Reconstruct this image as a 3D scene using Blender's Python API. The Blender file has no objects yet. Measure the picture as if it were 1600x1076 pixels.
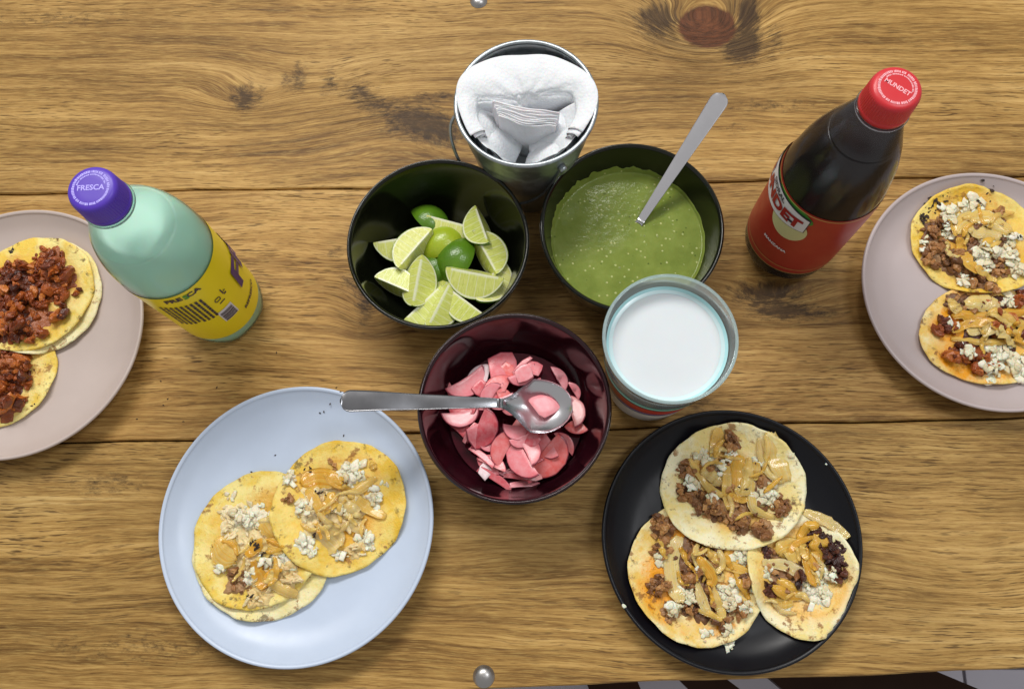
import bpy, bmesh, math, random
import numpy as np
from mathutils import Vector, Matrix, Euler
R_ = random.Random(7)
PI = math.pi
sc = bpy.context.scene
# ---------------------------------------------------------------- camera
F, CH = 1300.0, 0.65                      # focal length in px of the 1600 px wide photo, height above table
n_ = Vector((43, -372, -F)).normalized()
zc = -n_
yc = (Vector((0, 1, 0)) - zc * zc.y).normalized()
xc = yc.cross(zc)
M3 = Matrix((xc, yc, zc))
cam = bpy.data.cameras.new('camera'); camo = bpy.data.objects.new('camera', cam)
sc.collection.objects.link(camo)
camo.matrix_world = Matrix.Translation((0, 0, CH)) @ M3.to_4x4()
cam.sensor_width = 36; cam.lens = 36 * F / 1600; cam.clip_start = 0.01; cam.clip_end = 50
sc.camera = camo
sc.render.resolution_x, sc.render.resolution_y = 1024, 688
# ---------------------------------------------------------------- light
w = bpy.data.worlds.new('World'); sc.world = w; w.use_nodes = True
w.node_tree.nodes['Background'].inputs[0].default_value = (1.0, 0.975, 0.95, 1)
w.node_tree.nodes['Background'].inputs[1].default_value = 0.40
def area(name, loc, target, sx, sy, power, col):
    l = bpy.data.lights.new(name, 'AREA'); l.shape = 'RECTANGLE'; l.size = sx; l.size_y = sy
    l.energy = power; l.color = col
    o = bpy.data.objects.new(name, l); sc.collection.objects.link(o)
    o.location = loc
    o.rotation_euler = (Vector(target) - Vector(loc)).to_track_quat('-Z', 'Y').to_euler()
    return o
area('ceiling_light', (-0.40, 1.25, 1.65), (-0.05, 0.2, 0), 1.3, 0.40, 31, (1.0, 0.97, 0.93))
area('ceiling_light', (0.85, 0.36, 1.8), (0.1, 0.2, 0), 0.25, 0.6, 8, (0.95, 0.97, 1.0))
sc.view_settings.view_transform = 'Standard'; sc.view_settings.look = 'None'
sc.view_settings.exposure = 0.0; sc.view_settings.gamma = 1.0
sc.cycles.max_bounces = 10; sc.cycles.transparent_max_bounces = 16

# ---------------------------------------------------------------- helpers
def at(x, y, z=0.0):                     # a point of the table plane (or height z) from its place in the photo
    d = M3 @ Vector((x - 800, 538 - y, -F)); t = (z - CH) / d.z
    return Vector((0, 0, CH)) + d * t
def proj(p):
    v = M3.transposed() @ (Vector(p) - Vector((0, 0, CH)))
    return 800 + F * v.x / -v.z, 538 - F * v.y / -v.z
def pxm(x, y, z=0.0):                    # metres per photo pixel there
    return ((at(x + 1, y, z) - at(x - 1, y, z)).length + (at(x, y + 1, z) - at(x, y - 1, z)).length) / 4
WL = {}
def link(o, parent=None, loc=(0, 0, 0)):
    sc.collection.objects.link(o)
    loc = Vector(loc)
    WL[o.name] = loc
    if parent is not None:
        o.parent = parent; o.location = loc - WL[parent.name]
    else:
        o.location = loc
    return o
def tag(o, label=None, cat=None, group=None, kind=None):
    if label: o['label'] = label
    if cat: o['category'] = cat
    if group: o['group'] = group
    if kind: o['kind'] = kind
    return o
def thing(name, loc, label, cat, group=None):
    return tag(link(bpy.data.objects.new(name, None), None, loc), label, cat, group)
def mesh(name, V, Fc, smooth=True, mats=(), idx=None):
    me = bpy.data.meshes.new(name); me.from_pydata([tuple(v) for v in V], [], Fc)
    if smooth: me.polygons.foreach_set('use_smooth', [True] * len(me.polygons))
    for m in mats: me.materials.append(m)
    if idx is not None: me.polygons.foreach_set('material_index', idx)
    me.update(); return me
def obj(name, me, parent=None, loc=(0, 0, 0), rot=None, scale=None, mat=None):
    if mat is not None and len(me.materials) == 0: me.materials.append(mat)
    o = link(bpy.data.objects.new(name, me), parent, loc)
    if rot is not None: o.rotation_euler = rot
    if scale is not None: o.scale = scale
    return o
def bm_mesh(name, bm, smooth=True):
    me = bpy.data.meshes.new(name); bm.to_mesh(me); bm.free()
    if smooth: me.polygons.foreach_set('use_smooth', [True] * len(me.polygons))
    return me
def lathe_vf(prof, n=96, a0=0, a1=2 * PI, wob=None):
    closed = abs(a1 - a0 - 2 * PI) < 1e-6
    m = n if closed else n + 1
    V, Fc = [], []
    for i in range(m):
        a = a0 + (a1 - a0) * i / n
        for k, (r, z) in enumerate(prof):
            rr, zz = (r, z) if wob is None else wob(r, z, a)
            V.append((rr * math.cos(a), rr * math.sin(a), zz))
    L = len(prof)
    for i in range(n):
        j = (i + 1) % m
        for k in range(L - 1):
            a, b, c, d = i * L + k, j * L + k, j * L + k + 1, i * L + k + 1
            if prof[k][0] < 1e-7: Fc.append((a, c, d))
            elif prof[k + 1][0] < 1e-7: Fc.append((a, b, d))
            else: Fc.append((a, b, c, d))
    return V, Fc
def smooth_prof(P, k=5):                 # Catmull-Rom through the profile points
    out = []
    for i in range(len(P) - 1):
        p0, p1, p2, p3 = P[max(i - 1, 0)], P[i], P[i + 1], P[min(i + 2, len(P) - 1)]
        for s in range(k):
            t = s / k
            out.append(tuple(0.5 * (2 * p1[c] + (p2[c] - p0[c]) * t + (2 * p0[c] - 5 * p1[c] + 4 * p2[c] - p3[c]) * t * t
                                    + (3 * p1[c] - p0[c] - 3 * p2[c] + p3[c]) * t ** 3) for c in range(len(p1))))
    out.append(tuple(P[-1])); return out
def lathe(name, prof, parent, loc, mat, n=96, **kw):
    V, Fc = lathe_vf(prof, n, **kw)
    return obj(name, mesh(name, V, Fc), parent, loc, mat=mat)
def tube_vf(pts, r, n=10):
    V, Fc = [], []; L = len(pts); pts = [Vector(p) for p in pts]
    for i, p in enumerate(pts):
        t = (pts[min(i + 1, L - 1)] - pts[max(i - 1, 0)]).normalized()
        u = t.cross(Vector((0.13, 0.21, 1))).normalized(); v = t.cross(u)
        for k in range(n):
            a = 2 * PI * k / n; V.append(p + (u * math.cos(a) + v * math.sin(a)) * r)
    for i in range(L - 1):
        for k in range(n):
            Fc.append((i * n + k, i * n + (k + 1) % n, (i + 1) * n + (k + 1) % n, (i + 1) * n + k))
    Fc.append(tuple(range(n))[::-1]); Fc.append(tuple((L - 1) * n + k for k in range(n)))
    return V, Fc
def box_me(name, x0, x1, y0, y1, z0, z1, bev=0.0):
    bm = bmesh.new()
    bmesh.ops.create_cube(bm, size=1)
    for v in bm.verts: v.co = ((x0 + x1) / 2 + v.co.x * (x1 - x0), (y0 + y1) / 2 + v.co.y * (y1 - y0), (z0 + z1) / 2 + v.co.z * (z1 - z0))
    if bev: bmesh.ops.bevel(bm, geom=bm.edges[:], offset=bev, segments=2, affect='EDGES', profile=0.6)
    return bm_mesh(name, bm, False)

# ---------------------------------------------------------------- material helpers
class NT:
    def __init__(s, name):
        s.m = bpy.data.materials.new(name); s.m.use_nodes = True; s.t = s.m.node_tree
        s.t.nodes.clear(); s.out = s.t.nodes.new('ShaderNodeOutputMaterial')
    def n(s, typ, ins=None, **pr):
        nd = s.t.nodes.new('ShaderNode' + typ)
        for k, v in pr.items(): setattr(nd, k, v)
        for k, v in (ins or {}).items(): s.set(nd.inputs[k], v)
        return nd
    def set(s, sock, v):
        if isinstance(v, bpy.types.NodeSocket): s.t.links.new(v, sock)
        elif isinstance(v, bpy.types.Node): s.t.links.new(v.outputs[0], sock)
        else:
            if sock.type == 'RGBA' and len(v) == 3: v = (*v, 1)
            sock.default_value = v
    def math(s, op, a, b=0.0, c=0.0, clamp=False):
        nd = s.n('Math', {0: a, 1: b, 2: c}, operation=op); nd.use_clamp = clamp; return nd.outputs[0]
    def coord(s, k='Object'): return s.n('TexCoord').outputs[k]
    def sep(s, v): return s.n('SeparateXYZ', {0: v}).outputs
    def comb(s, x, y, z=0.0): return s.n('CombineXYZ', {0: x, 1: y, 2: z}).outputs[0]
    def noise(s, v, scale, detail=4, rough=0.55, dist=0.0):
        return s.n('TexNoise', {'Vector': v, 'Scale': scale, 'Detail': detail, 'Roughness': rough, 'Distortion': dist}).outputs[0]
    def vor(s, v, scale, feat='F1', rnd=1.0, out=0):
        nd = s.n('TexVoronoi', {'Vector': v, 'Scale': scale, 'Randomness': rnd}, feature=feat); return nd.outputs[out]
    def ramp(s, f, stops, interp='LINEAR'):
        nd = s.n('ValToRGB', {0: f}); cr = nd.color_ramp; cr.interpolation = interp
        while len(cr.elements) < len(stops): cr.elements.new(0.5)
        for e, (p, c) in zip(cr.elements, stops):
            e.position = p; e.color = (*c, 1) if hasattr(c, '__len__') else (c, c, c, 1)
        return nd.outputs[0]
    def mix(s, f, a, b, mode='MIX'):
        nd = s.n('Mix', data_type='RGBA', blend_type=mode); s.set(nd.inputs[0], f); s.set(nd.inputs[6], a); s.set(nd.inputs[7], b)
        return nd.outputs[2]
    def rand(s): return s.n('ObjectInfo').outputs['Random']
    def bump(s, h, strength=0.3, dist=0.001):
        return s.n('Bump', {'Height': h, 'Strength': strength, 'Distance': dist}).outputs[0]
    def bsdf(s, **k):
        nd = s.n('BsdfPrincipled')
        for a, v in k.items(): s.set(nd.inputs[a.replace('_', ' ')], v)
        s.t.links.new(nd.outputs[0], s.out.inputs[0]); return nd
def plain(name, col, rough=0.4, var=0.05, nscale=60, bump=0.0, **k):
    t = NT(name); co = t.coord(); nz = t.noise(co, nscale, 4)
    c = t.mix(nz, tuple(x * (1 - var) for x in col), tuple(min(1, x * (1 + var)) for x in col))
    rr = t.math('MULTIPLY_ADD', t.noise(co, nscale * 1.7, 3), 0.16, rough - 0.08)
    b = t.bsdf(Base_Color=c, Roughness=rr, **k)
    if bump: t.set(b.inputs['Normal'], t.bump(nz, bump, 0.001))
    return t.m

# ---- wood
def blob(px, py, rx, ry, s=1.0):
    p = at(px, py); m = pxm(px, py); return (p.x, p.y, rx * m, ry * m, s)
def wood_mat():
    t = NT('stained_pine'); X, Y, _ = t.sep(t.coord()); sd = t.math('MULTIPLY', t.rand(), 37.0)
    lo = t.noise(t.comb(t.math('MULTIPLY', X, 3.0), t.math('MULTIPLY', Y, 9.0), sd), 1.0, 3)
    g = t.math('MULTIPLY_ADD', lo, 0.035, Y)
    def gauss(b):
        dx = t.math('DIVIDE', t.math('SUBTRACT', X, b[0]), b[2]); dy = t.math('DIVIDE', t.math('SUBTRACT', Y, b[1]), b[3])
        return t.math('EXPONENT', t.math('MULTIPLY', t.math('ADD', t.math('MULTIPLY', dx, dx), t.math('MULTIPLY', dy, dy)), -1.0))
    knots = [(blob(1105, 45, 85, 58), 0.055), (blob(385, 152, 60, 34), 0.02), (blob(495, 125, 85, 45), 0.014), (blob(640, 190, 130, 55), -0.018),
             (blob(1205, 465, 90, 30), 0.018), (blob(575, 480, 40, 45), 0.015), (blob(150, 900, 260, 50), 0.012), (blob(1500, 900, 200, 60), 0.012)]
    for b, a in knots: g = t.math('MULTIPLY_ADD', gauss(b), a, g)
    fine = t.noise(t.comb(t.math('MULTIPLY', X, 11.0), t.math('MULTIPLY', g, 420.0), sd), 1.0, 6, 0.72)
    med = t.noise(t.comb(t.math('MULTIPLY', X, 4.0), t.math('MULTIPLY', g, 110.0), sd), 1.0, 6, 0.66)
    big = t.noise(t.comb(t.math('MULTIPLY', X, 3.0), t.math('MULTIPLY', g, 22.0), sd), 1.0, 4, 0.55)
    pat = t.noise(t.comb(t.math('MULTIPLY', X, 6.0), t.math('MULTIPLY', Y, 14.0), sd), 1.0, 5, 0.62)
    f = t.math('ADD', t.math('ADD', t.math('MULTIPLY', fine, 0.36), t.math('MULTIPLY', med, 0.30)),
               t.math('ADD', t.math('MULTIPLY', big, 0.20), t.math('MULTIPLY', pat, 0.20)))
    col = t.ramp(f, [(0.39, (0.062, 0.029, 0.009)), (0.46, (0.180, 0.094, 0.027)), (0.53, (0.345, 0.198, 0.060)), (0.59, (0.475, 0.295, 0.105)), (0.68, (0.67, 0.47, 0.20))])
    tone = t.ramp(t.rand(), [(0, (1.0, 0.96, 0.88)), (0.5, (1.04, 0.97, 0.93)), (1, (0.95, 0.97, 0.93))])
    col = t.mix(1.0, col, tone, 'MULTIPLY')
    stn = t.noise(t.comb(t.math('MULTIPLY', X, 2.2), t.math('MULTIPLY', Y, 5.5), t.math('ADD', sd, 7.0)), 1.0, 5, 0.6, 0.5)
    col = t.mix(1.0, col, t.ramp(stn, [(0.32, (0.66, 0.62, 0.56)), (0.5, (0.98, 0.98, 0.97)), (0.68, (1.22, 1.22, 1.2))]), 'MULTIPLY')
    hf = t.noise(t.comb(t.math('MULTIPLY', X, 75.0), t.math('MULTIPLY', g, 1300.0), sd), 1.0, 3, 0.6)
    col = t.mix(t.ramp(hf, [(0.30, 0.0), (0.50, 0.0), (0.68, 0.38)]), col, (0.62, 0.43, 0.14))
    col = t.mix(t.ramp(hf, [(0.28, 0.6), (0.42, 0.0)]), col, (0.07, 0.032, 0.008))
    # short dark pores
    por = t.noise(t.comb(t.math('MULTIPLY', X, 55.0), t.math('MULTIPLY', g, 900.0), sd), 1.0, 2)
    pm = t.math('MULTIPLY', t.ramp(por, [(0.57, 0), (0.66, 1)]), t.ramp(pat, [(0.42, 0.15), (0.60, 0.85)]))
    col = t.mix(pm, col, (0.07, 0.035, 0.012))
    # dark stain that soaked in around the knots
    ds = [blob(385, 152, 30, 22, 0.75), blob(380, 160, 12, 26, 0.4), blob(468, 122, 12, 26, 0.75), blob(447, 128, 10, 14, 0.6), blob(515, 130, 14, 24, 0.6), blob(562, 145, 24, 18, 0.9),
          blob(590, 165, 26, 14, 0.7), blob(640, 185, 40, 26, 1.0), blob(690, 205, 36, 26, 1.0), blob(690, 150, 50, 8, 0.6), blob(1028, 30, 34, 32, 1.1),
          blob(1168, 20, 18, 42, 1.3), blob(1158, 76, 28, 24, 1.3), blob(1215, 60, 14, 30, 0.5), blob(1195, 455, 60, 18, 1.0), blob(1215, 485, 46, 16, 0.9),
          blob(572, 470, 14, 44, 0.85), blob(548, 440, 16, 20, 0.55), blob(525, 395, 16, 12, 0.4), blob(1200, 165, 70, 12, 0.45), blob(1150, 200, 30, 12, 0.3), blob(1280, 490, 60, 14, 0.5),
          blob(170, 755, 60, 20, 0.5), blob(250, 1010, 200, 30, 0.35), blob(90, 30, 120, 16, 0.35), blob(640, 350, 20, 8, 0.3), blob(1090, 630, 40, 30, 0.4), blob(1560, 470, 40, 20, 0.3)]
    dsum = None
    for b in ds:
        q = t.math('MULTIPLY', gauss(b), b[4] * 1.25); dsum = q if dsum is None else t.math('ADD', dsum, q)
    rag = t.noise(t.comb(t.math('MULTIPLY', X, 110.0), t.math('MULTIPLY', g, 260.0), sd), 1.0, 7, 0.78)
    dk = t.ramp(t.math('ADD', dsum, t.math('MULTIPLY_ADD', rag, 3.4, -1.95)), [(0.05, 0), (0.85, 0.88)])
    dk = t.math('MULTIPLY', dk, t.ramp(dsum, [(0.03, 0), (0.25, 1)]))
    col = t.mix(dk, col, t.mix(t.ramp(rag, [(0.4, 0), (0.62, 1)]), (0.075, 0.042, 0.020), (0.026, 0.015, 0.009)))
    k = blob(1105, 42, 44, 38)
    kx = t.math('ADD', gauss(k), t.math('MULTIPLY_ADD', rag, 0.3, -0.15))
    kc = t.mix(t.ramp(rag, [(0.35, 0), (0.65, 1)]), (0.030, 0.010, 0.006), (0.17, 0.055, 0.022))
    col = t.mix(t.ramp(kx, [(0.36, 0), (0.46, 0.95)]), col, kc)
    rm_ = t.math('SUBTRACT', gauss(blob(1112, 45, 80, 66)), t.math('MULTIPLY', gauss(blob(1105, 42, 50, 44)), 0.9))
    rn = t.noise(t.comb(t.math('MULTIPLY', X, 8.0), t.math('MULTIPLY', g, 230.0), 3.3), 1.0, 4, 0.6)
    col = t.mix(t.math('MULTIPLY', t.ramp(rn, [(0.42, 1), (0.54, 0)]), t.ramp(rm_, [(0.12, 0), (0.40, 0.72)])), col, (0.035, 0.018, 0.010))
    h = t.math('SUBTRACT', t.math('ADD', fine, t.math('MULTIPLY', med, 0.8)), t.math('MULTIPLY', pm, 0.5))
    b = t.bsdf(Base_Color=col, Roughness=t.math('MULTIPLY_ADD', fine, 0.25, 0.38), Specular_IOR_Level=0.18)
    t.set(b.inputs['Normal'], t.bump(h, 0.5, 0.0007))
    return t.m
M_wood = wood_mat()
M_dwood = plain('dark_stained_wood', (0.030, 0.012, 0.006), 0.55, 0.35, 25, Specular_IOR_Level=0.15)
M_steel = NT('brushed_steel')
def _steel(t, base, r):
    co = t.coord(); X, Y, Z = t.sep(co)
    st = t.noise(t.comb(t.math('MULTIPLY', X, 60.0), t.math('MULTIPLY', Y, 900.0), t.math('MULTIPLY', Z, 900.0)), 1.0, 3)
    sp = t.noise(co, 420, 3)
    rr = t.math('MULTIPLY_ADD', t.noise(co, 90, 3), 0.10, r - 0.05)
    b = t.bsdf(Base_Color=base, Metallic=1.0, Roughness=rr)
    return t.m
M_steel = _steel(M_steel, (0.66, 0.66, 0.69), 0.23)
M_bolt = _steel(NT('worn_bolt_steel'), (0.42, 0.41, 0.40), 0.36)
M_steel_g = _steel(NT('steel_dark_reflection'), (0.22, 0.222, 0.235), 0.24)  # same steel, with the handle's dark reflection put into its colour
M_steel_b = _steel(NT('steel_bright_reflection'), (0.78, 0.78, 0.82), 0.24)  # same steel, lightened to paint in the lamp light this handle reflects
M_galv = NT('galvanised_metal')
def _galv(t):
    co = t.coord(); c = t.vor(co, 160, out=1); v = t.n('SeparateColor', {0: c}).outputs[0]
    col = t.mix(v, (0.34, 0.38, 0.40), (0.46, 0.50, 0.52))
    t.bsdf(Base_Color=col, Metallic=0.9, Roughness=t.math('MULTIPLY_ADD', v, 0.12, 0.32)); return t.m
M_galv = _galv(M_galv)
def glaze(name, col, rough, spec=0.5):
    t = NT(name); co = t.coord(); nz = t.noise(co, 45, 5); sp = t.noise(co, 900, 2)
    c = t.mix(nz, tuple(x * 0.94 for x in col), tuple(min(1, x * 1.05) for x in col))
    c = t.mix(t.ramp(sp, [(0.70, 0), (0.78, 0.15)]), c, tuple(x * 0.6 for x in col))
    b = t.bsdf(Base_Color=c, Roughness=t.math('ADD', t.math('MULTIPLY_ADD', nz, 0.14, rough - 0.10), t.math('MULTIPLY', t.ramp(t.noise(co, 14, 6, 0.7, 0.8), [(0.45, 0), (0.7, 1)]), 0.10)), Specular_IOR_Level=spec)
    t.set(b.inputs['Normal'], t.bump(t.noise(co, 28, 2), 0.06, 0.002)); return t.m
M_blue = glaze('pale_blue_glaze', (0.545, 0.635, 0.79), 0.34, 0.4)
M_mauve = glaze('taupe_pink_glaze', (0.52, 0.435, 0.40), 0.36)
M_mauve2 = glaze('mauve_glaze', (0.475, 0.405, 0.40), 0.36)
M_black = glaze('matte_black_glaze', (0.004, 0.0045, 0.007), 0.33, 0.28)
M_bowl = glaze('gloss_black_glaze', (0.005, 0.006, 0.003), 0.15, 0.45)
M_maroon = glaze('gloss_maroon_glaze', (0.019, 0.003, 0.006), 0.12)

# ---------------------------------------------------------------- the setting: floor, table, chair
floor = tag(obj('floor', box_me('floor', -1.6, 1.6, -1.4, 1.6, -0.80, -0.756), None, mat=plain('tile_grout', (0.20, 0.18, 0.20), 0.8)), kind='structure')
M_tile = plain('glazed_floor_tile', (0.46, 0.44, 0.50), 0.3, 0.08, 8)
tile_me = box_me('tile', -0.1975, 0.1975, -0.1975, 0.1975, -0.756, -0.75, 0.0015)
gx = at(1507, 1055, -0.75).x
for i in range(-3, 3):
    for j in range(-2, 1):
        obj('tile', tile_me, floor, (gx + 0.2 + 0.4 * i, -0.32 + 0.4 * j, 0), mat=M_tile)

table = thing('wooden_table', (0, 0.235, -0.75), 'golden brown plank table that everything stands on', 'table')
s1a, s1b, s2a, s2b = at(0, 303), at(1600, 275), at(0, 695), at(1600, 652)
e_a, e_b = at(720, 1078), at(1600, 1046)
def line(a, b, x): return a.y + (b.y - a.y) * (x - a.x) / (b.x - a.x)
XL, XR = -0.72, 0.66
TOP = [(0.549, 0.545), None, None, None]
ys = [lambda x: 0.548, lambda x: line(s1a, s1b, x), lambda x: line(s2a, s2b, x), lambda x: line(e_a, e_b, x)]
for k in range(3):
    bm = bmesh.new(); g2 = 0.0007; N = 46
    top, bot = [], []
    for i in range(N + 1):
        x = XL + (XR - XL) * i / N
        wv = 0.0006 * math.sin(x * 23 + k * 2) + 0.0004 * math.sin(x * 61 + k)
        wv2 = 0.0006 * math.sin(x * 23 + (k + 1) * 2) + 0.0004 * math.sin(x * 61 + k + 1)
        top.append((x, ys[k](x) - g2 + (wv if k else 0))); bot.append((x, ys[k + 1](x) + g2 + wv2))
    rings = []
    for (ins, z) in ((0, -0.032), (0, -0.0012), (0.0010, 0)):
        rings.append([bm.verts.new((x, y - ins, z)) for x, y in top] + [bm.verts.new((x, y + ins, z)) for x, y in bot[::-1]])
    n = len(rings[0])
    for a, b in zip(rings, rings[1:]):
        for i in range(n): bm.faces.new((a[i], b[i], b[(i + 1) % n], a[(i + 1) % n]))
    r = rings[-1]
    for i in range(N): bm.faces.new((r[i], r[n - 1 - i], r[n - 2 - i], r[i + 1]))
    r = rings[0]
    for i in range(N): bm.faces.new((r[i + 1], r[n - 2 - i], r[n - 1 - i], r[i]))
    bmesh.ops.recalc_face_normals(bm, faces=bm.faces)
    me = bm_mesh('plank', bm, False)
    for v in me.vertices: v.co -= Vector((0, 0, 0))
    o = obj('plank', me, table, (0, 0, 0), mat=M_wood)
for px, py in ((748, 2), (756, 1056)):
    p = at(px, py)
    pr = smooth_prof([(0, 0.0042), (0.003, 0.0038), (0.0055, 0.0026), (0.0075, 0.0006), (0.008, 0), (0.008, -0.001)], 3)
    lathe('bolt_head', pr, table, (p.x, p.y, 0.0002), M_bolt, 32)
leg_me = box_me('leg', -0.035, 0.035, -0.035, 0.035, 0.0, 0.718, 0.003)
for x in (XL + 0.08, XR - 0.08):
    for y in (0.03, 0.46): obj('leg', leg_me, table, (x, y, -0.75), mat=M_dwood)

# slatted chair tucked under the edge of the table
chz = -0.30
pc = at(1250, 1080, chz)
chair = thing('slatted_chair', (pc.x, pc.y - 0.1, -0.75), 'dark brown slatted wooden chair tucked under the table edge', 'chair')
def slat(pts):
    top = [at(x, y, chz) for x, y in pts]
    V = [(p.x, p.y, chz) for p in top] + [(p.x, p.y, chz - 0.018) for p in top]
    c = Vector((pc.x, pc.y - 0.1, -0.75)); n = len(pts)
    Fc = [tuple(range(n)), tuple(range(2 * n - 1, n - 1, -1))] + [(i, i + n, (i + 1) % n + n, (i + 1) % n) for i in range(n)]
    me = mesh('seat_slat', [Vector(v) - c for v in V], Fc, False)
    bm = bmesh.new(); bm.from_mesh(me); bmesh.ops.recalc_face_normals(bm, faces=bm.faces); bm.to_mesh(me); bm.free()
    obj('seat_slat', me, chair, c, mat=M_dwood)
slat([(898, 1020), (978, 1020), (1032, 1150), (950, 1150)])
slat([(1020, 1020), (1082, 1020), (1255, 1150), (1150, 1150)])
slat([(1155, 1020), (1396, 1020), (1707, 1150), (1312, 1150)])
for px, py in ((960, 1040), (1400, 1040), (1000, 1140), (1600, 1140)):
    p = at(px, py, chz); obj('leg', box_me('leg', -0.017, 0.017, -0.017, 0.017, 0, 0.432, 0.002), chair, (p.x, p.y, -0.75), mat=M_dwood)
p0, p1 = at(960, 1040, chz), at(1400, 1040, chz)
obj('rail', box_me('rail', 0, p1.x - p0.x, -0.012, 0.012, -0.05, -0.0185), chair, (p0.x, p0.y, chz), mat=M_dwood)

# ---------------------------------------------------------------- height map used to rest food on what is below it
HX0, HY0, HS = -0.56, -0.12, 0.001
HW, HH = 1080, 680
HM = np.zeros((HH, HW))
gy, gxx = np.mgrid[0:HH, 0:HW]; GX = HX0 + gxx * HS; GY = HY0 + gy * HS
def hidx(x, y): return min(max(int((y - HY0) / HS), 0), HH - 1), min(max(int((x - HX0) / HS), 0), HW - 1)
def hat(x, y):
    j, i = hidx(x, y); return HM[j, i]
def hwin(x, y, r):
    j, i = hidx(x, y); k = max(int(r / HS), 1)
    return slice(max(j - k, 0), j + k + 1), slice(max(i - k, 0), i + k + 1)
def hmax(x, y, r): s = hwin(x, y, r); return HM[s].max()
def hmean(x, y, r): s = hwin(x, y, r); return HM[s].mean()
def hraise(x, y, r, z):
    s = hwin(x, y, r); m = (GX[s] - x) ** 2 + (GY[s] - y) ** 2 < r * r
    sub = HM[s]; sub[m] = np.maximum(sub[m], z)
def blur(A, k):
    def b1(A, ax):
        P = np.pad(A, [(k + 1, k) if a == ax else (0, 0) for a in (0, 1)], mode='edge').cumsum(ax)
        return (np.take(P, range(2 * k + 1, P.shape[ax]), ax) - np.take(P, range(0, P.shape[ax] - 2 * k - 1), ax)) / (2 * k + 1)
    return b1(b1(A, 0), 1)

# ---------------------------------------------------------------- plates
def plate(name, cx, cy, R, mat, label):
    prof = [(0, 0.0022), (0.052, 0.0022), (0.0535, 0.0005), (0.0565, 0.0003), (0.059, 0.003)]
    prof += smooth_prof([(0.062, 0.0035), (R * 0.86, 0.0095), (R - 0.004, 0.0168), (R - 0.0005, 0.0188), (R - 0.0002, 0.0203), (R - 0.0013, 0.0212), (R - 0.0030, 0.0204), (R - 0.0042, 0.0187),
                         (R * 0.88, 0.0122), (R * 0.78, 0.0080), (R * 0.68, 0.0062), (R * 0.5, 0.0057), (R * 0.25, 0.0055), (0, 0.0055)], 4)
    o = lathe(name, prof, None, (cx, cy, 0.0004), mat, 144)
    tag(o, label, 'plate')
    d = np.hypot(GX - cx, GY - cy) / R
    z = np.interp(d, [0, 0.25, 0.5, 0.68, 0.78, 0.88, 0.96, 1.0], [0.006, 0.006, 0.0061, 0.0067, 0.0085, 0.0135, 0.0205, 0.0215])
    np.maximum(HM, np.where(d < 1, z, 0), out=HM)
    return o
ZR = 0.0205
def centre(x, y): p = at(x, y, ZR); return p.x, p.y
bx, by = (at(248, 824, ZR) + at(677, 824, ZR)).xy / 2
by = (at(462, 608, ZR).y + at(462, 1040, ZR).y) / 2
plate('dinner_plate', bx, by, (at(677, 820, ZR) - at(248, 820, ZR)).x / 2, M_blue, 'pale blue round plate holding two tacos, left of the dark plate')
kx = (at(940, 847, ZR).x + at(1348, 847, ZR).x) / 2; ky = (at(1144, 640, ZR).y + at(1144, 1055, ZR).y) / 2
plate('dinner_plate', kx, ky, (at(1348, 847, ZR) - at(940, 847, ZR)).x / 2, M_black, 'black round plate holding three tacos')
lr = (at(30, 328, ZR).y - at(30, 720, ZR).y) / 2; ly = (at(30, 328, ZR).y + at(30, 720, ZR).y) / 2; lx = at(222, 520, ZR).x - lr
plate('dinner_plate', lx, ly, lr, M_mauve, 'pinkish taupe plate cut by the left edge, holding two meat tacos')
rr = (at(1540, 270, ZR).y - at(1540, 644, ZR).y) / 2; ry = (at(1540, 270, ZR).y + at(1540, 644, ZR).y) / 2; rx = at(1348, 455, ZR).x + rr
plate('dinner_plate', rx, ry, rr, M_mauve2, 'greyish mauve plate cut by the right edge, beside the dark soda bottle')

# ---------------------------------------------------------------- bowls
BO = [(0.0, 0.003), (0.030, 0.003), (0.031, 0.0), (0.036, 0.0), (0.0385, 0.003)]
BO2 = [(0.0385, 0.003), (0.050, 0.010), (0.0605, 0.026), (0.0655, 0.045), (0.0690, 0.0645), (0.0692, 0.0668), (0.0680, 0.0680), (0.0665, 0.0668), (0.0655, 0.0640),
       (0.0612, 0.046), (0.0555, 0.030), (0.046, 0.0165), (0.030, 0.0095), (0.012, 0.0075), (0, 0.0072)]
BIN = [(0.0072, 0.0), (0.0075, 0.012), (0.0095, 0.030), (0.0165, 0.046), (0.030, 0.0555), (0.046, 0.0612), (0.0640, 0.0655)]
def bowl_in_r(z): return float(np.interp(z, [a for a, b in BIN], [b for a, b in BIN]))
def bowl(px0, px1, py0, py1, mat, label, mat_out=None):
    zr = 0.067
    cx = (at(px0, (py0 + py1) / 2, zr).x + at(px1, (py0 + py1) / 2, zr).x) / 2
    cy = (at((px0 + px1) / 2, py0, zr).y + at((px0 + px1) / 2, py1, zr).y) / 2
    prof = BO[:-1] + smooth_prof(BO2, 4)
    t = thing('serving_bowl', (cx, cy, 0.0004), label, 'bowl')
    no = [i for i, q in enumerate(prof) if q[1] > 0.0674][0]
    lathe('outer_wall', prof[:no + 1], t, (cx, cy, 0.0004), mat_out or mat, 128)
    lathe('inner_wall', prof[no:], t, (cx, cy, 0.0004), mat, 128)
    return cx, cy
LB = bowl(540, 829, 241, 524, M_bowl, 'glossy black bowl filled with lime wedges')
SB = bowl(845, 1130, 224, 490, M_bowl, 'glossy black bowl filled with green salsa')
PB = bowl(657, 951, 495, 782, M_maroon, 'dark maroon bowl filled with pink pickled slices', M_bowl)

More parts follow.
